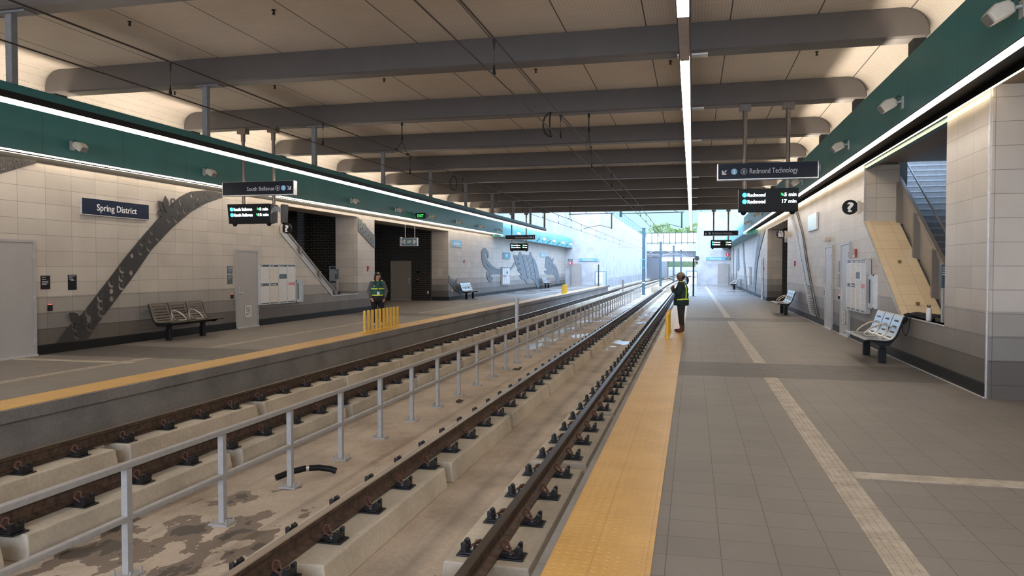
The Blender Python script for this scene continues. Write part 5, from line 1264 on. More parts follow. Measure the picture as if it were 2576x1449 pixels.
place_bench(BBp, 3.42, 15.1, -1, 'shiny three-seat metal bench on the right platform under the stair opening')
place_bench(copy_tree(BBp, None, BBi), 3.38, 28.9, -1, 'shiny three-seat bench on the right platform, second from the camera')
place_bench(copy_tree(BBp, None, BBi), 3.36, 62.0, -1, 'distant outdoor bench on the right platform, farthest of three')
place_bench(copy_tree(BBp, None, BBi), -11.92, 39.4, 1, 'three-seat bench on the left platform by the low leafy art piece')
place_bench(copy_tree(BBp, None, BBi), -11.92, 61.8, 1, 'distant outdoor bench on the left platform beside the mural')

# ------------------------------------------------------------------ yellow delineator posts
def delin(x, ys, label, base=True, plates=False):
    g = thing('delineator_row', label, 'barrier', (x, ys[0], 0))
    mb = MB(); mb.box(x - 0.06, x + 0.06, ys[0] - 0.15, ys[-1] + 0.15, 0.006, 0.022); mb.build('base_strip', BOLLARD, g, bevel=0.006)
    if plates:
        mb = MB(); mb.box(x + 0.06, x + 0.13, ys[0] - 0.05, ys[0] + 1.0, 0.006, 0.03); mb.box(x - 0.13, x - 0.06, ys[0] - 0.05, ys[0] + 1.0, 0.006, 0.03); mb.build('side_plate', WHITE, g)
    p = None
    for y in ys:
        if p is None:
            mb = MB(); mb.tube([(0, 0, 0.02), (0, 0, 0.06), (0, 0, 0.075), (0, 0, 0.56), (0, 0, 0.58), (0, 0, 0.585)], [0.042, 0.04, 0.037, 0.037, 0.033, 0.012], 14)
            mb.cyl((0.03, -0.05, 0.022), 0.022, 0.014, 8); mb.cyl((0.03, 0.05, 0.022), 0.022, 0.014, 8)
            p = mb.build('yellow_post', BOLLARD); c = p
        else: c = p.copy(); COL.objects.link(c)
        c.parent = g; c.location = (0, y - ys[0], 0)
    return g
delin(-8.18, [17.95 + 0.247 * k for k in range(10)], 'row of ten yellow flexible posts on the edge of the left platform')
delin(-0.58, [18.35 + 0.25 * k for k in range(8)], 'row of yellow flexible posts on the edge of the right platform by the woman', plates=True)
delin(-8.18, [48.3 + 0.25 * k for k in range(8)], 'distant row of yellow flexible posts on the left platform edge outdoors')

# ------------------------------------------------------------------ stair guards, sill clutter on the right, posts
g = thing('stair_guard', 'bronze stair guard with three posts and handrail in the right wall opening', 'railing', (4.45, 15, 0.8))
def gz(y): return 0.81 + (y - 15.0) * 0.606
mb = MB(); a, b = (4.45, 12.9, gz(12.9) + 0.95), (4.45, 18.75, gz(18.75) + 0.72)
for (y0, y1) in ((17.25, 18.1), (15.95, 17.0), (14.2, 15.7)):
    mb.add([(4.46, y0, max(0.4, gz(y0) - 0.25)), (4.46, y1, gz(y1) - 0.25), (4.46, y1, gz(y1) + 0.82), (4.46, y0, gz(y0) + 0.82), (4.49, y0, max(0.4, gz(y0) - 0.25)), (4.49, y1, gz(y1) - 0.25), (4.49, y1, gz(y1) + 0.82), (4.49, y0, gz(y0) + 0.82)],
           [(0, 1, 2, 3), (7, 6, 5, 4), (0, 4, 5, 1), (3, 2, 6, 7), (1, 5, 6, 2), (0, 3, 7, 4)])
mb.build('guard_panel', GUARD, g)
mb = MB(); mb.bar((4.44, 13.0, gz(13.0) + 0.86), (4.44, 18.3, gz(18.3) + 0.86), 0.07, 0.10); mb.build('top_rail', BROWNM, g)
for yy in (18.15, 16.85, 15.60):
    mb = MB(); mb.box(4.34, 4.46, yy - 0.09, yy, gz(yy) - 0.08, gz(yy) + 0.84); mb.build('guard_post', BROWNM, g)
mb = MB(); mb.tube([(4.80, 13.0, gz(13) + 0.78), (4.80, 20.0, gz(20) + 0.78)], 0.022, 8); mb.build('handrail', BROWNM, g)
g = thing('stair_guard', 'pale stair guard with bronze posts in the left wall opening', 'railing', (-12.6, 22, 0.7))
def gl(y): return 0.72 + (24.2 - y) * 0.61
mb = MB()
for (y0, y1) in ((20.9, 22.2), (22.35, 23.5), (23.65, 24.6)):
    mb.add([(-12.42, y0, gl(y0) - 0.3), (-12.42, y1, gl(y1) - 0.3), (-12.42, y1, gl(y1) + 0.42), (-12.42, y0, gl(y0) + 0.42), (-12.45, y0, gl(y0) - 0.3), (-12.45, y1, gl(y1) - 0.3), (-12.45, y1, gl(y1) + 0.42), (-12.45, y0, gl(y0) + 0.42)],
           [(0, 1, 2, 3), (7, 6, 5, 4), (0, 4, 5, 1), (3, 2, 6, 7), (1, 5, 6, 2), (0, 3, 7, 4)])
mb.build('guard_panel', GALV, g)
mb = MB(); mb.bar((-12.42, 20.7, gl(20.7) + 0.46), (-12.42, 24.9, gl(24.9) + 0.46), 0.05, 0.06); mb.build('top_rail', BROWNM, g)
for yy in (21.0, 22.25, 23.55, 24.75):
    mb = MB(); mb.box(-12.44, -12.34, yy - 0.08, yy + 0.05, gl(yy) + (0.0 if yy < 24.5 else 0.36), gl(yy) + 0.45); mb.build('guard_post', BROWNM, g)
def ticket_post(x, y, z0, label):
    g = thing('tap_reader_post', label, 'card reader', (x, y, z0))
    mb = MB(); mb.box(x - 0.035, x + 0.035, y - 0.03, y + 0.03, z0, z0 + 0.75); mb.build('post', GALV, g, bevel=0.006)
    mb = MB(); mb.box(x - 0.06, x + 0.06, y - 0.06, y + 0.03, z0 + 0.55, z0 + 0.92); mb.build('reader_head', SLATE, g, bevel=0.01)
    mb = MB()
    for k in range(4): mb.box(x - 0.045, x + 0.02, y - 0.064, y - 0.061, z0 + 0.86 - k * 0.035, z0 + 0.872 - k * 0.035)
    mb.build('lettering', TXTW, g)
ticket_post(3.86, 13.16, 0.815, 'grey tap reader post standing on the sill of the right opening')
ticket_post(-12.80, 25.7, 0.712, 'grey tap reader post behind the sill of the left opening')
g = thing('water_bottle', 'white water bottle standing on the sill of the right opening', 'bottle', (3.8, 13.7, 0.813))
mb = MB(); mb.tube([(3.77, 13.60, 0.814), (3.77, 13.60, 0.82), (3.77, 13.60, 0.99), (3.77, 13.60, 1.02), (3.77, 13.60, 1.03)], [0.038, 0.041, 0.041, 0.028, 0.024], 16); mb.build('bottle_body', WHITE, g)
mb = MB(); mb.cyl((3.77, 13.60, 1.03), 0.024, 0.02, 12); mb.tube([(3.755, 13.60, 1.05), (3.75, 13.60, 1.075)], 0.008, 6); mb.tube([(3.785, 13.60, 1.05), (3.79, 13.60, 1.075)], 0.008, 6); mb.build('bottle_cap', DARK, g)
g = thing('black_bag', 'limp black bag with a dangling strap lying over the right sill', 'bag', (3.75, 14.2, 0.82))
mb = MB()
chain_ = [((3.72, 14.88, 0.83), 0.018), ((3.72, 14.65, 0.85), 0.03), ((3.78, 14.3, 0.875), 0.05), ((3.86, 14.0, 0.87), 0.05), ((3.95, 13.78, 0.87), 0.045), ((3.99, 13.62, 0.90), 0.02)]
for (a, ra), (b, rb) in zip(chain_, chain_[1:]): mb.cap(a, ra, b, rb, 12)
mb.cap((3.69, 14.7, 0.84), 0.03, (3.645, 14.62, 0.70), 0.02, 10); mb.cap((3.69, 14.5, 0.86), 0.04, (3.645, 14.5, 0.74), 0.02, 10); mb.ell((3.86, 14.2, 0.835), (0.10, 0.5, 0.02), 12)
o = mb.build('bag_body', BLACKC, g); m_ = o.modifiers.new('r', 'REMESH'); m_.mode = 'VOXEL'; m_.voxel_size = 0.012
mb = MB(); mb.tube([(3.64, 14.72, 0.72), (3.63, 14.6, 0.55), (3.63, 14.42, 0.50), (3.64, 14.28, 0.58), (3.66, 14.22, 0.86)], 0.007, 6); mb.build('strap', BLACKC, g)
for yy, lab in ((13.46, 'small dark tin on the right sill, next to the bottle'), (13.36, 'small dark tin on the right sill, next to the post')):
    mb = MB(); mb.box(3.83, 3.87, yy - 0.02, yy + 0.02, 0.813, 0.875); tag(mb.build('small_box', plain('tin_brown', (0.10, 0.07, 0.05), 0.5), None, bevel=0.004), lab, 'box')
for (yy, lab) in ((16.6, 'upper small brass fitting on the sloping cream slab'), (15.3, 'lower small brass fitting on the sloping cream slab')):
    mb = MB(); zz = 0.81 + (yy - 15) * 0.606; mb.box(4.02, 4.08, yy - 0.03, yy + 0.03, zz, zz + 0.06)
    tag(mb.build('slab_fitting', plain('brass', (0.30, 0.20, 0.07), 0.4, 0.5), None, bevel=0.006), lab, 'fitting')
mb = MB(); mb.ell((-12.62, 25.3, 0.765), (0.14, 0.22, 0.06), 10); mb.ell((-12.58, 25.12, 0.752), (0.10, 0.13, 0.04), 10)
tag(mb.build('folded_coat', plain('navy_cloth', (0.01, 0.014, 0.035), 0.9, var=0.4)), 'crumpled navy coat lying on the left opening sill', 'coat')
g = thing('information_board', 'tall narrow notice board standing inside the left opening', 'notice board', (-13.2, 26.2, 0.9))
M = frame((-13.74, 26.96, 0.60), *FRONT); mb = MB(); slab(mb, M, 0, 0.58, 0, 1.15, -0.02, 0.03); mb.build('case', ALU, g)
mb = MB(); slab(mb, M, 0.03, 0.55, 0.03, 1.12, 0.03, 0.034); mb.build('poster', PAPER, g)
mb = MB(); slab(mb, M, 0.03, 0.55, 1.03, 1.12, 0.034, 0.037); slab(mb, M, 0.03, 0.55, 0.5, 0.58, 0.034, 0.037); mb.build('poster_header', SLATE, g)
# brown tiled reveal beside it
# ------------------------------------------------------------------ outdoors: trench walls, platform ends, masts, bridge, trees
mb = MB(); mb.box(XL - 1.2, XL + 0.0, ROOF1, 74.0, 3.95, 7.6); mb.box(-13.5, -8.8, 74.0, 75.0, -0.8, 7.6); mb.box(-10.0, -8.8, 75.0, 152, -0.8, 7.6); struct('wall_trench_left', mb, TRENCH)
mb = MB(); mb.box(XR, XR + 1.2, ROOF1, 78.2, 3.95, 8.6); mb.box(0.55, 5.0, 78.0, 79.0, -0.8, 7.25); mb.box(0.62, 2.0, 79.0, 152, -0.8, 7.25); struct('wall_trench_right', mb, TRENCH)
mb = MB(); mb.box(EL - 0.3, EL, YLE, YLE + 0.3, BEDZ, 0.0); mb.box(EL - 4.4, EL, YLE, YLE + 2.2, -0.17, -0.01); struct('trim_15', mb, EDGE)
mb = MB(); mb.box(-60, 60, 206, 250, -1, 5.2); struct('floor_far_hill', mb, GRASS)
mb = MB(); mb.box(-20, 20, 205, 206, -1, 1.9); struct('wall_far', mb, TRENCH)
mb = MB(); mb.box(-160, -13.0, 40, 300, -1, 7.3); struct('floor_ground_left', mb, GRASS)
mb = MB(); mb.box(10, 160, 40, 300, -1, 7.0); struct('floor_ground_right', mb, GRASS)
def railing(x0, x1, y0, y1, z, h, n, label, name='guard_railing', mat=GALV, picket=False):
    g = thing(name, label, 'railing', (x0, y0, z)); a = Vector((x0, y0, z)); b = Vector((x1, y1, z))
    for k, t in ((1.0, 0.06), (0.55, 0.04), (0.15, 0.04)):
        mb = MB(); mb.bar(a + Vector((0, 0, h * k)), b + Vector((0, 0, h * k)), t, t); mb.build('rail', mat, g)
    for i in range(n + 1):
        p = a.lerp(b, i / n); mb = MB(); mb.box(p.x - 0.03, p.x + 0.03, p.y - 0.03, p.y + 0.03, z, z + h); mb.build('post', mat, g)
    if picket:
        mb = MB(); L_ = int((b - a).length / 0.35)
        for i in range(L_): p = a.lerp(b, i / L_); mb.box(p.x - 0.015, p.x + 0.015, p.y - 0.015, p.y + 0.015, z, z + h)
        mb.build('picket_infill', mat, g)
BLUEG = plain('blue_grey_rail', (0.14, 0.26, 0.33), 0.5)
railing(-8.9, -8.9, 75, 150, 7.6, 1.15, 22, 'blue-grey railing along the top of the left trench wall', mat=BLUEG)
railing(-12.5, -12.5, 47, 74, 7.6, 1.1, 8, 'railing on top of the wall above the left outdoor platform', mat=BLUEG)
railing(-8.5, -8.5, 80, 140, BEDZ + 0.35, 1.0, 18, 'low walkway railing at the foot of the left trench wall', mat=GALV)
railing(0.9, 0.9, 80, 150, 7.25, 1.1, 16, 'railing on top of the right trench wall', mat=BLUEG)
mb = MB(); mb.box(-8.8, -8.0, 76, 150, BEDZ, BEDZ + 0.35); struct('floor_walkway', mb, PLINTH)
# end-of-platform gates and signs
g = thing('platform_gate', 'pale gate and panel at the end of the left platform', 'gate', (-8.5, 71.5, 0))
mb = MB(); 
for x in (-9.05, -8.0): mb.box(x - 0.04, x + 0.04, 72.1, 72.2, 0, 1.35)
mb.box(-9.05, -8.0, 72.12, 72.18, 1.3, 1.36); mb.build('gate_frame', BLUEG, g)
mb = MB(); mb.box(-9.0, -8.35, 72.10, 72.14, 0.95, 1.25); mb.box(-9.0, -8.35, 72.10, 72.14, 0.2, 0.85); mb.build('gate_panel', WHITE, g)
g = thing('platform_gate', 'pale gate and panel at the end of the right platform behind the woman', 'gate', (0.2, 76, 0))
mb = MB()
for x in (-0.55, 0.45): mb.box(x - 0.04, x + 0.04, 75.6, 75.7, 0, 1.4)
mb.box(-0.55, 0.45, 75.62, 75.68, 1.34, 1.4); mb.build('gate_frame', BLUEG, g)
mb = MB(); mb.box(-0.5, 0.4, 75.6, 75.64, 0.9, 1.3); mb.box(-0.5, 0.4, 75.6, 75.64, 0.1, 0.75); mb.build('gate_panel', WHITE, g)
def stop_sign(x, y, items, label, post_h):
    g = thing('position_sign', label, 'sign', (x, y, 0))
    mb = MB(); mb.box(x - 0.05, x + 0.05, y - 0.05, y + 0.05, 0.01, post_h); mb.box(x - 0.14, x + 0.14, y - 0.12, y + 0.12, 0.001, 0.02); mb.build('sign_post', plain('blue_black_post', (0.02, 0.045, 0.06), 0.5), g)
    for (dx, z, r, mat, t, tm) in items:
        M = frame((x + dx, y - 0.06, z), *FRONT); mb = MB(); put_shape(mb, [ring2d(0, 0, r, 24)], M, off=0, depth=0.012); mb.build('sign_disc', mat, g)
        mb = MB(); put_text(mb, t, M @ Matrix.Translation((0, 0, 0.013)), 0, -r * 0.45, r * 0.9, None, 0.02, 'CENTER'); mb.build('sign_number', tm, g)
stop_sign(0.06, 46.3, [(0.19, 2.25, 0.15, plain('pale_disc', (0.32, 0.45, 0.55), 0.4), '2', BLACK), (0.17, 1.98, 0.11, WHITE, '4', BLACK)], 'dark post with round 2 and 4 signs on the right platform behind the woman', 2.25)
stop_sign(-8.35, 69.0, [(-0.22, 1.85, 0.17, WHITE, '4', BLACK)], 'distant post with a round white 4 sign at the end of the left platform', 2.0)
# overhead masts
def mast(x, y, h, label, arms, tilt=0):
    g = thing('overhead_mast', label, 'mast', (x, y, BEDZ)); POSTB = plain('mast_blue_grey', (0.07, 0.13, 0.17), 0.5)
    mb = MB(); mb.tube([(x, y, BEDZ), (x, y, BEDZ + h)], 0.14, 14); mb.cyl((x, y, BEDZ), 0.22, 0.06, 14); mb.cyl((x, y, BEDZ + h), 0.2, 0.06, 14); mb.build('mast_pole', POSTB, g)
    for s in arms:
        mb = MB(); z1 = BEDZ + h - 0.9; z0 = BEDZ + h - 1.7
        mb.tube([(x, y, z0), (x + s * 2.3, y, z0)], 0.035, 6); mb.tube([(x, y, z1), (x + s * 1.9, y, z0 + 0.1)], 0.03, 6); mb.tube([(x + s * 1.0, y, z0), (x + s * 1.7, y, z1 - 0.1)], 0.02, 6); mb.tube([(x + s * 2.3, y, z0), (x + s * 1.7, y, z1 + 0.25)], 0.025, 6)
        mb.tube([(x + s * 2.3, y, z0 - 0.35), (x + s * 1.2, y, z0 - 0.25), (x + s * 1.1, y, z0 - 0.5)], 0.022, 6)
        mb.build('cantilever_arm', GALV, g)
    return g
g = mast(-4.30, 69.3, 6.0, 'blue-grey overhead line mast between the tracks, nearest', (-1,))
mb = MB(); mb.box(-4.56, -4.52, 69.1, 69.14, 1.65, 2.45); mb.box(-4.08, -4.04, 69.1, 69.14, 1.65, 2.45); mb.box(-4.56, -4.04, 69.1, 69.14, 2.4, 2.45); mb.box(-4.56, -4.04, 69.1, 69.14, 1.65, 1.7); mb.build('blue_frame', SKYBL, g)
mb = MB(); mb.tube([(-4.30, 69.3, 0.3), (-4.30, 69.3, 0.4)], 0.15, 14); mb.build('white_band', WHITE, g)
mast(-4.15, 103, 5.9, 'second overhead line mast between the tracks with arms on both sides', (-1, 1))
mast(-2.9, 122, 5.9, 'third overhead line mast, paler and thinner, before the bridge', (-1, 1))
mast(-2.0, 138, 5.6, 'fourth overhead line mast close to the bridge', (1,))
# droptube frames under the roof mouth
def frame_arm(x, label, w0, w1, dz):
    g = thing('registration_frame', label, 'wire support', (x, 50, 5.2)); y = 50.0
    mb = MB(); mb.tube([(x + w0, y, 5.25), (x + w1, y, 5.28)], 0.03, 8); mb.build('cross_tube', DARK, g)
    mb = MB(); mb.tube([(x + w1 - 0.15, y, 5.3), (x + w1 - 0.15, y, 4.25)], 0.045, 8); mb.build('drop_tube', DARK, g)
    mb = MB(); mb.tube([(x + w1 - 0.15, y, 4.3), (x + w1 - 0.9, y, 4.5), (x + w1 - 2.0, y, 4.3)], 0.02, 6); mb.tube([(x + w0 + 1.2, y, 5.3), (x + w0 + 0.6, y, 5.9)], 0.02, 6); mb.tube([(x + w1 - 0.4, y, 5.3), (x + w1 - 1.5, y, 5.75)], 0.02, 6); mb.build('steady_arm', DARK, g)
frame_arm(-2.24, 'dark tubular wire support hanging over the near track at the roof mouth', -2.3, 1.7, 0)
frame_arm(-6.45, 'dark tubular wire support hanging over the far track at the roof mouth', -1.6, 1.4, 0)
mb = MB(); mb.box(-4.50, -4.34, 48.0, 48.16, 4.9, 6.8)
tag(mb.build('support_column', plain('mast_blue_grey', (0.07, 0.13, 0.17), 0.5)), 'dark stub column hanging between the two wire supports at the roof mouth', 'post')
# buffer wall between platforms at the far end
mb = MB(); mb.box(-4.0, -2.9, 76, 76.4, BEDZ, -0.15); mb.box(-2.5, -1.9, 76, 76.4, BEDZ, -0.15); mb.box(-1.1, -0.9, 76, 76.4, BEDZ, -0.15)
struct('trim_16', mb, PLINTH)
# bridge
g = thing('road_bridge', 'pale road bridge with glass fence crossing the trench in the distance', 'bridge', (-4, 152, 0))
mb = MB(); mb.box(-11, 3, 152, 162, 4.95, 6.3); mb.build('bridge_parapet', TRENCH, g)
mb = MB(); mb.box(-11, 3, 152.3, 162, 3.9, 4.95); mb.build('bridge_girder', plain('girder_grey', (0.16, 0.18, 0.21), 0.6), g)
mb = MB(); mb.box(-8.8, -6.4, 152.5, 162, -0.8, 3.9); mb.build('bridge_pier', plain('girder_grey', (0.16, 0.18, 0.21), 0.6), g); mb = MB(); mb.box(0.55, 2.0, 152.5, 162, -0.8, 3.9); mb.build('bridge_abutment', TRENCH, g)
mb = MB()
for k in range(10): mb.box(-9.0 + k * 1.15 - 0.05, -9.0 + k * 1.15 + 0.05, 152, 152.1, 6.3, 8.6)
for z in (6.6, 8.55): mb.box(-9.0, 1.4, 152, 152.1, z - 0.05, z + 0.05)
mb.build('bridge_fence_frame', DARK, g)
mb = MB(); mb.box(-9.0, 1.4, 152.04, 152.06, 6.35, 8.5); mb.build('glass_panel', plain('bridge_glass', (0.55, 0.72, 0.78), 0.2), g)
g = thing('road_bridge', 'second concrete overpass seen through the opening under the first bridge', 'bridge', (-4, 190, 0))
mb = MB(); mb.box(-14, 8, 190, 198, 3.3, 5.4); mb.build('bridge_girder', TRENCH, g); mb = MB(); mb.box(-8.5, -6.0, 190, 198, -0.8, 3.3); mb.build('bridge_pier', plain('girder_grey', (0.16, 0.18, 0.21), 0.6), g)
# trees beyond the bridge
def tree(x, y, z, h, r, seed, label):
    g = thing('tree', label, 'tree', (x, y, z), group='leafy trees beyond the bridge'); q = random.Random(seed)
    mb = MB(); mb.tube([(x, y, z), (x + 0.2, y, z + h * 0.5), (x, y, z + h * 0.8)], [0.3, 0.22, 0.08], 8)
    for k in range(5):
        a = q.random() * 6.28; mb.tube([(x, y, z + h * 0.45), (x + math.cos(a) * r * 0.6, y + math.sin(a) * r * 0.6, z + h * 0.8)], [0.12, 0.04], 6)
    mb.build('trunk', BARK, g)
    mb = MB()
    for k in range(2600):
        a = q.random() * 6.28; u = q.random() ** 0.4; e = q.uniform(-0.9, 1.0)
        c = Vector((x + math.cos(a) * r * u * math.sqrt(1 - min(1, e * e) * 0.9), y + math.sin(a) * r * u * 0.7, z + h * 0.68 + e * h * 0.32))
        c += Vector((math.sin(c.x * 1.9 + seed) * 0.4, 0, math.sin(c.x * 1.3 + c.z + seed) * 0.5))
        d1 = Vector((q.uniform(-1, 1), q.uniform(-1, 1), q.uniform(-1, 1))).normalized() * 0.22; d2 = Vector((q.uniform(-1, 1), q.uniform(-1, 1), q.uniform(-1, 1))).normalized() * 0.16
        mb.add([c - d1, c + d2, c + d1, c - d2], [(0, 1, 2, 3)])
    mb.build('foliage', LEAF, g)
for i, (x, y, h, r, l_) in enumerate(((-14.5, 214, 6.3, 2.9, 'leafy green tree at the left end beyond the bridge'), (-9.0, 224, 9.2, 3.6, 'tallest rounded green tree beyond the bridge, left of centre'), (-4.4, 212, 7.4, 2.9, 'rounded green tree beyond the bridge, right of centre'), (0.2, 226, 9.0, 3.4, 'green tree beyond the bridge close to the right trench wall'))):
    tree(x, y, 5.2, h, r, i + 2, l_)

# ------------------------------------------------------------------ people
def skin(mb, name, mat, parent, vox=0.011, smooth=6):
    o = mb.build(name, mat, parent)
    m = o.modifiers.new('remesh', 'REMESH'); m.mode = 'VOXEL'; m.voxel_size = vox; m.use_smooth_shade = True
    s = o.modifiers.new('smooth', 'SMOOTH'); s.iterations = smooth; s.factor = 0.5
    return o
def chain(mb, pts):
    for (a, ra), (b, rb) in zip(pts, pts[1:]): mb.cap(a, ra, b, rb, 12)
def hand(mb, wrist, d, palm_n, side, curl=0.5, L_=0.17):
    """palm and five fingers as tapered chains"""
    w_ = Vector(wrist); d = Vector(d).normalized(); n = Vector(palm_n).normalized(); s = d.cross(n).normalized() * side
    p = w_ + d * 0.045
    for k in (-1.3, -0.4, 0.4, 1.3): mb.cap(w_ + s * 0.008 * k, 0.016, w_ + d * 0.085 + s * 0.019 * k, 0.0125, 8)
    for k, ln in ((-1.45, 0.058), (-0.48, 0.072), (0.48, 0.078), (1.45, 0.070)):
        a = w_ + d * 0.088 + s * 0.0215 * k; b = a + (d + n * curl * 0.6).normalized() * ln * 0.5; c = b + (d * (1 - curl * 0.6) + n * curl).normalized() * ln * 0.55
        mb.cap(a, 0.0095, b, 0.0085, 8); mb.cap(b, 0.0085, c, 0.007, 8)
    a = w_ + d * 0.03 + s * 0.028; b = a + (d * 0.7 + s * 0.7 + n * 0.3).normalized() * 0.04; c = b + (d * 0.95 + s * 0.2 + n * 0.3).normalized() * 0.032
    mb.cap(a, 0.013, b, 0.0105, 8); mb.cap(b, 0.0105, c, 0.0085, 8)

def woman_left():
    # facing -Y locally (towards the camera), x to her left
    g = thing('person', 'woman in teal vest, grey sleeves and black cap behind the yellow posts', 'person', (-8.86, 20.35, 0), math.radians(27))
    g.scale = (0.98, 0.98, 0.98)
    B = MB()
    chain(B, [((0.10, 0, 0.10), 0.045), ((0.10, 0.0, 0.46), 0.06), ((0.10, 0.0, 0.78), 0.095)])
    chain(B, [((-0.12, 0.02, 0.10), 0.045), ((-0.11, 0.01, 0.46), 0.06), ((-0.10, 0.0, 0.78), 0.095)])
    B.ell((0, 0, 0.86), (0.185, 0.135, 0.13)); B.ell((0, -0.01, 1.02), (0.165, 0.13, 0.14)); B.ell((0, 0, 1.18), (0.17, 0.115, 0.14)); B.ell((0, 0.0, 1.27), (0.16, 0.085, 0.07))
    B.cap((0, 0.0, 1.28), 0.055, (0, -0.01, 1.38), 0.05)
    # arms: hanging, elbows out, hands near the hips
    for s in (-1, 1):
        chain(B, [((s * 0.165, 0, 1.265), 0.055), ((s * 0.250, 0.02, 1.03), 0.044), ((s * 0.202, -0.11, 0.83), 0.030)])
        hand(B, (s * 0.20, -0.115, 0.82), (-s * 0.25, -0.6, -0.45), (-s * 0.8, 0, -0.3), 1, 0.6)
    # head turned to her left (right in the photo)
    B.ell((0.01, 0.0, 1.475), (0.072, 0.088, 0.105)); B.ell((0.02, -0.03, 1.43), (0.05, 0.055, 0.06)); B.ell((0.04, -0.098, 1.455), (0.012, 0.016, 0.02)); B.ell((0.038, -0.088, 1.415), (0.02, 0.012, 0.009))
    B.ell((-0.065, 0.01, 1.46), (0.010, 0.02, 0.028)); B.ell((0.083, 0.0, 1.46), (0.010, 0.02, 0.028))
    skin(B, 'body', SKIN1, g)
    E = MB()
    for s in (0.008, 0.060): E.ell((s, -0.080, 1.468), (0.011, 0.008, 0.006), 8)
    E.build('eye', plain('eye_dark', (0.02, 0.015, 0.012), 0.3), g)
    E = MB(); E.ell((0.036, -0.098, 1.418), (0.017, 0.006, 0.006), 8); E.build('lips', plain('lips', (0.35, 0.09, 0.08), 0.4), g)
    P = MB()
    for s in (-1, 1): chain(P, [((s * 0.105, 0.01, 0.13), 0.058), ((s * 0.105, 0.005, 0.46), 0.075), ((s * 0.10, 0, 0.78), 0.112)])
    P.ell((0, 0, 0.87), (0.205, 0.155, 0.14)); skin(P, 'black_trousers', BLACKC, g, 0.013)
    A = MB(); A.ell((-0.02, -0.05, 0.80), (0.20, 0.13, 0.12)); A.ell((0.15, -0.08, 0.80), (0.09, 0.09, 0.12)); A.ell((-0.10, -0.08, 0.77), (0.10, 0.08, 0.09)); skin(A, 'waist_apron', BLACKC, g, 0.013)
    T = MB()
    T.ell((0, 0, 0.98), (0.185, 0.145, 0.13)); T.ell((0, 0, 1.16), (0.185, 0.13, 0.15)); T.ell((0, 0, 1.27), (0.17, 0.095, 0.075))
    for s in (-1, 1): chain(T, [((s * 0.165, 0, 1.265), 0.070), ((s * 0.250, 0.02, 1.03), 0.064), ((s * 0.205, -0.105, 0.86), 0.046)])
    skin(T, 'grey_sweatshirt', GREYC, g, 0.012)
    V = MB(); V.ell((0, -0.005, 0.99), (0.198, 0.158, 0.12)); V.ell((0, -0.005, 1.10), (0.192, 0.15, 0.14)); V.ell((0, 0, 1.21), (0.178, 0.135, 0.12)); V.box(-0.15, -0.06, -0.11, 0.09, 1.22, 1.335); V.box(0.06, 0.15, -0.11, 0.09, 1.22, 1.335)
    skin(V, 'teal_vest', VEST, g, 0.012, 4)
    def band(z, rx, ry, h, a0=0, a1=2 * PI, y0=0.0):
        m = MB(); n = 32
        for k in range(n):
            a, b = a0 + (a1 - a0) * k / n, a0 + (a1 - a0) * (k + 1) / n
            q = [(rx * math.cos(a), y0 + ry * math.sin(a)), (rx * math.cos(b), y0 + ry * math.sin(b))]
            m.add([(q[0][0], q[0][1], z), (q[1][0], q[1][1], z), (q[1][0], q[1][1], z + h), (q[0][0], q[0][1], z + h)], [(0, 1, 2, 3)], 0, True)
        return m
    band(1.085, 0.202, 0.162, 0.035).build('reflective_band', HIVIS, g); band(0.90, 0.196, 0.160, 0.032).build('reflective_band', HIVIS, g)
    m = MB(); m.box(-0.145, -0.10, -0.10, 0.08, 1.33, 1.352); m.box(0.10, 0.145, -0.10, 0.08, 1.33, 1.352); m.build('shoulder_band', HIVIS, g)
    H = MB(); H.ell((-0.01, 0.025, 1.50), (0.086, 0.095, 0.10)); H.ell((-0.075, 0.015, 1.36), (0.04, 0.05, 0.13)); H.ell((0.085, 0.02, 1.34), (0.035, 0.045, 0.11)); H.ell((0, 0.07, 1.32), (0.11, 0.05, 0.15)); chain(H, [((-0.072, -0.02, 1.42), 0.028), ((-0.085, -0.075, 1.32), 0.034), ((-0.075, -0.115, 1.22), 0.032), ((-0.06, -0.13, 1.14), 0.018)]); chain(H, [((0.085, -0.01, 1.42), 0.022), ((0.085, -0.07, 1.32), 0.030), ((0.08, -0.11, 1.23), 0.028), ((0.075, -0.12, 1.16), 0.016)])
    skin(H, 'long_black_hair', HAIRM, g, 0.012)
    K = MB(); K.ell((0.0, 0.005, 1.53), (0.090, 0.103, 0.075)); skin(K, 'black_cap', BLACKC, g, 0.010)
    m = MB(); m.ell((0.035, -0.12, 1.525), (0.075, 0.075, 0.012)); m.build('cap_brim', BLACKC, g)
    m = MB(); m.ell((0.015, -0.093, 1.56), (0.028, 0.012, 0.02)); m.build('cap_emblem', CREAM, g)
    m = MB(); m.tube([(-0.05, -0.10, 1.33), (-0.01, -0.165, 1.15), (0.01, -0.175, 1.02)], 0.006, 6); m.tube([(0.06, -0.10, 1.33), (0.02, -0.165, 1.15), (0.01, -0.175, 1.02)], 0.006, 6); m.build('lanyard', BLACKC, g)
    m = MB(); m.box(-0.03, 0.045, -0.19, -0.18, 0.92, 1.02); m.build('id_badge', WHITE, g)
    m = MB(); m.box(-0.13, -0.075, -0.150, -0.140, 1.17, 1.20); m.build('pink_patch', PINK, g)
    for s in (-1, 1):
        m = MB(); m.ell((s * 0.11, -0.05, 0.045), (0.048, 0.125, 0.045)); m.ell((s * 0.11, 0.02, 0.07), (0.045, 0.05, 0.06)); skin(m, 'white_shoe', WSHOE, g, 0.010)
    return g
woman_left()

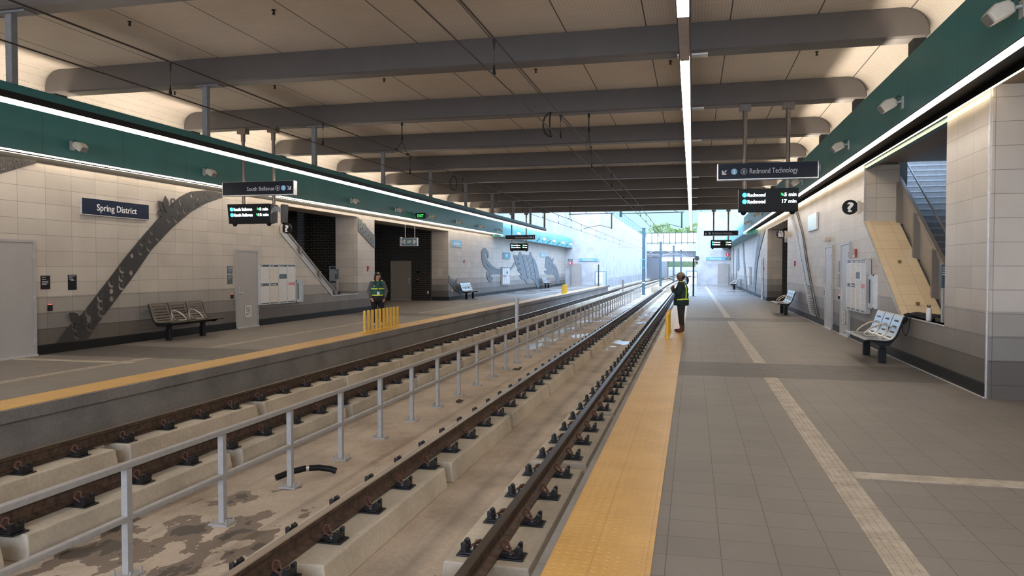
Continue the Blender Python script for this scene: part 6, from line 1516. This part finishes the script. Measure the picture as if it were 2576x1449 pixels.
def woman_right():
    # local: faces -Y, then turned to face -X (the tracks)
    g = thing('person', 'woman in tan cap and green vest, arms crossed, seen from the side', 'person', (-0.28, 20.1, 0.006), math.radians(-90 + 8))
    B = MB()
    chain(B, [((0.08, 0.01, 0.10), 0.045), ((0.085, 0.0, 0.45), 0.058), ((0.085, 0, 0.76), 0.09)])
    chain(B, [((-0.08, 0.03, 0.10), 0.045), ((-0.085, 0.02, 0.45), 0.058), ((-0.085, 0, 0.76), 0.09)])
    B.ell((0, 0, 0.84), (0.17, 0.13, 0.12)); B.ell((0, -0.01, 1.0), (0.155, 0.13, 0.14)); B.ell((0, 0, 1.15), (0.165, 0.12, 0.14)); B.ell((0, 0, 1.25), (0.16, 0.085, 0.07)); B.cap((0, -0.01, 1.26), 0.052, (0, -0.025, 1.36), 0.05)
    # arms folded, one hand raised to the chest
    chain(B, [((0.175, -0.01, 1.24), 0.055), ((0.215, -0.10, 1.02), 0.045), ((0.03, -0.225, 1.10), 0.032)])
    chain(B, [((-0.175, -0.01, 1.24), 0.055), ((-0.215, -0.10, 1.02), 0.045), ((-0.02, -0.235, 1.17), 0.032)])
    hand(B, (0.02, -0.222, 1.11), (-1, 0.15, 0.15), (0, 1, 0), 1, 0.5); hand(B, (0.0, -0.235, 1.165), (0.92, 0.10, 0.22), (0, 1, 0), -1, 0.5)
    B.ell((0, -0.02, 1.445), (0.072, 0.09, 0.105)); B.ell((0, -0.055, 1.40), (0.048, 0.05, 0.055)); B.ell((0, -0.118, 1.435), (0.012, 0.018, 0.018)); B.ell((0, -0.104, 1.395), (0.02, 0.012, 0.010))
    B.ell((0.073, 0.0, 1.43), (0.010, 0.02, 0.03)); B.ell((-0.073, 0.0, 1.43), (0.010, 0.02, 0.03))
    skin(B, 'body', SKIN2, g)
    E = MB()
    for s in (-0.03, 0.03): E.ell((s, -0.100, 1.452), (0.018, 0.010, 0.012), 8)
    E.tube([(0.03, -0.105, 1.455), (0.072, -0.02, 1.45)], 0.004, 6); E.tube([(-0.03, -0.105, 1.455), (-0.072, -0.02, 1.45)], 0.004, 6)
    E.build('glasses', BLACK, g)
    P = MB()
    for s in (-1, 1): chain(P, [((s * 0.082, 0.02, 0.20), 0.058), ((s * 0.087, 0.0, 0.45), 0.074), ((s * 0.088, 0, 0.76), 0.105)])
    P.ell((0, 0.0, 0.85), (0.19, 0.15, 0.13)); skin(P, 'dark_trousers', GREENC, g, 0.012)
    T = MB(); T.ell((0, -0.005, 0.80), (0.20, 0.165, 0.14)); T.ell((0, -0.01, 0.95), (0.19, 0.16, 0.14)); T.ell((0, 0, 1.12), (0.185, 0.15, 0.15)); T.ell((0, 0, 1.25), (0.17, 0.10, 0.075)); T.cap((0, 0.0, 1.28), 0.075, (0, -0.01, 1.31), 0.065)
    chain(T, [((0.17, 0, 1.235), 0.078), ((0.225, -0.09, 1.02), 0.065), ((0.07, -0.215, 1.08), 0.048)]); chain(T, [((-0.17, 0, 1.235), 0.078), ((-0.225, -0.09, 1.02), 0.065), ((-0.06, -0.22, 1.14), 0.048)])
    T.tube([(0, 0.0, 0.92), (0, 0.0, 0.80), (0, 0.0, 0.70)], [0.185, 0.20, 0.195], 20)
    skin(T, 'dark_jacket', JACKET, g, 0.012)
    V = MB(); V.ell((0, 0.03, 0.98), (0.205, 0.165, 0.17)); V.ell((0, 0.03, 1.12), (0.197, 0.155, 0.15)); V.ell((0, 0.02, 1.24), (0.165, 0.12, 0.085)); V.ell((0, 0.03, 0.85), (0.205, 0.17, 0.13)); skin(V, 'green_vest', VEST2, g, 0.012)
    m = MB(); n = 28
    for k in range(n):
        a, b = PI * (-0.12) + PI * 1.24 * k / n, PI * (-0.12) + PI * 1.24 * (k + 1) / n
        q = [(0.212 * math.cos(t), 0.03 + 0.176 * math.sin(t)) for t in (a, b)]
        m.add([(q[0][0], q[0][1], 0.855), (q[1][0], q[1][1], 0.855), (q[1][0], q[1][1], 0.885), (q[0][0], q[0][1], 0.885)], [(0, 1, 2, 3)], 0, True)
    m.build('reflective_band', HIVIS, g)
    m = MB(); m.box(0.14, 0.215, -0.12, 0.0, 0.845, 0.87); m.build('reflective_band', HIVIS, g)
    for s in (-1, 1):
        m = MB(); m.tube([(s * 0.205, 0.09, 0.88), (s * 0.20, 0.10, 1.0), (s * 0.185, 0.10, 1.15), (s * 0.15, 0.06, 1.27), (s * 0.11, 0.0, 1.325), (s * 0.10, -0.06, 1.31)], 0.013, 8); m.build('shoulder_piping', HIVIS, g)
    H = MB(); H.ell((0, 0.015, 1.45), (0.082, 0.088, 0.095)); skin(H, 'hair', HAIRM, g, 0.012)
    H = MB(); chain(H, [((0, 0.105, 1.44), 0.022), ((0, 0.15, 1.42), 0.035), ((0, 0.165, 1.34), 0.034), ((0, 0.155, 1.26), 0.018)]); skin(H, 'ponytail', HAIRM, g, 0.010)
    m = MB(); m.tube([(0.028 * math.cos(a), 0.115, 1.44 + 0.028 * math.sin(a)) for a in [2 * PI * k / 12 for k in range(12)]], 0.014, 6, closed=True); m.build('white_scrunchie', WHITE, g)
    K = MB(); K.ell((0, -0.01, 1.49), (0.090, 0.105, 0.075)); skin(K, 'tan_cap', TAN, g, 0.010)
    m = MB(); m.ell((0, -0.135, 1.487), (0.065, 0.075, 0.012)); m.build('cap_brim', TAN, g)
    m = MB(); 
    for k in range(5): m.ell((0.03 - 0.012 * k, -0.25, 1.18 + 0.012 * (k % 2)), (0.008, 0.008, 0.008), 6)
    m.build('bracelet', WHITE, g)
    for s in (-1, 1):
        m = MB(); m.ell((s * 0.08, -0.05, 0.045), (0.045, 0.13, 0.042)); m.cap((s * 0.08, 0.025, 0.07), 0.052, (s * 0.08, 0.025, 0.21), 0.056); skin(m, 'brown_boot', BROWNB, g, 0.010)
    return g
woman_right()
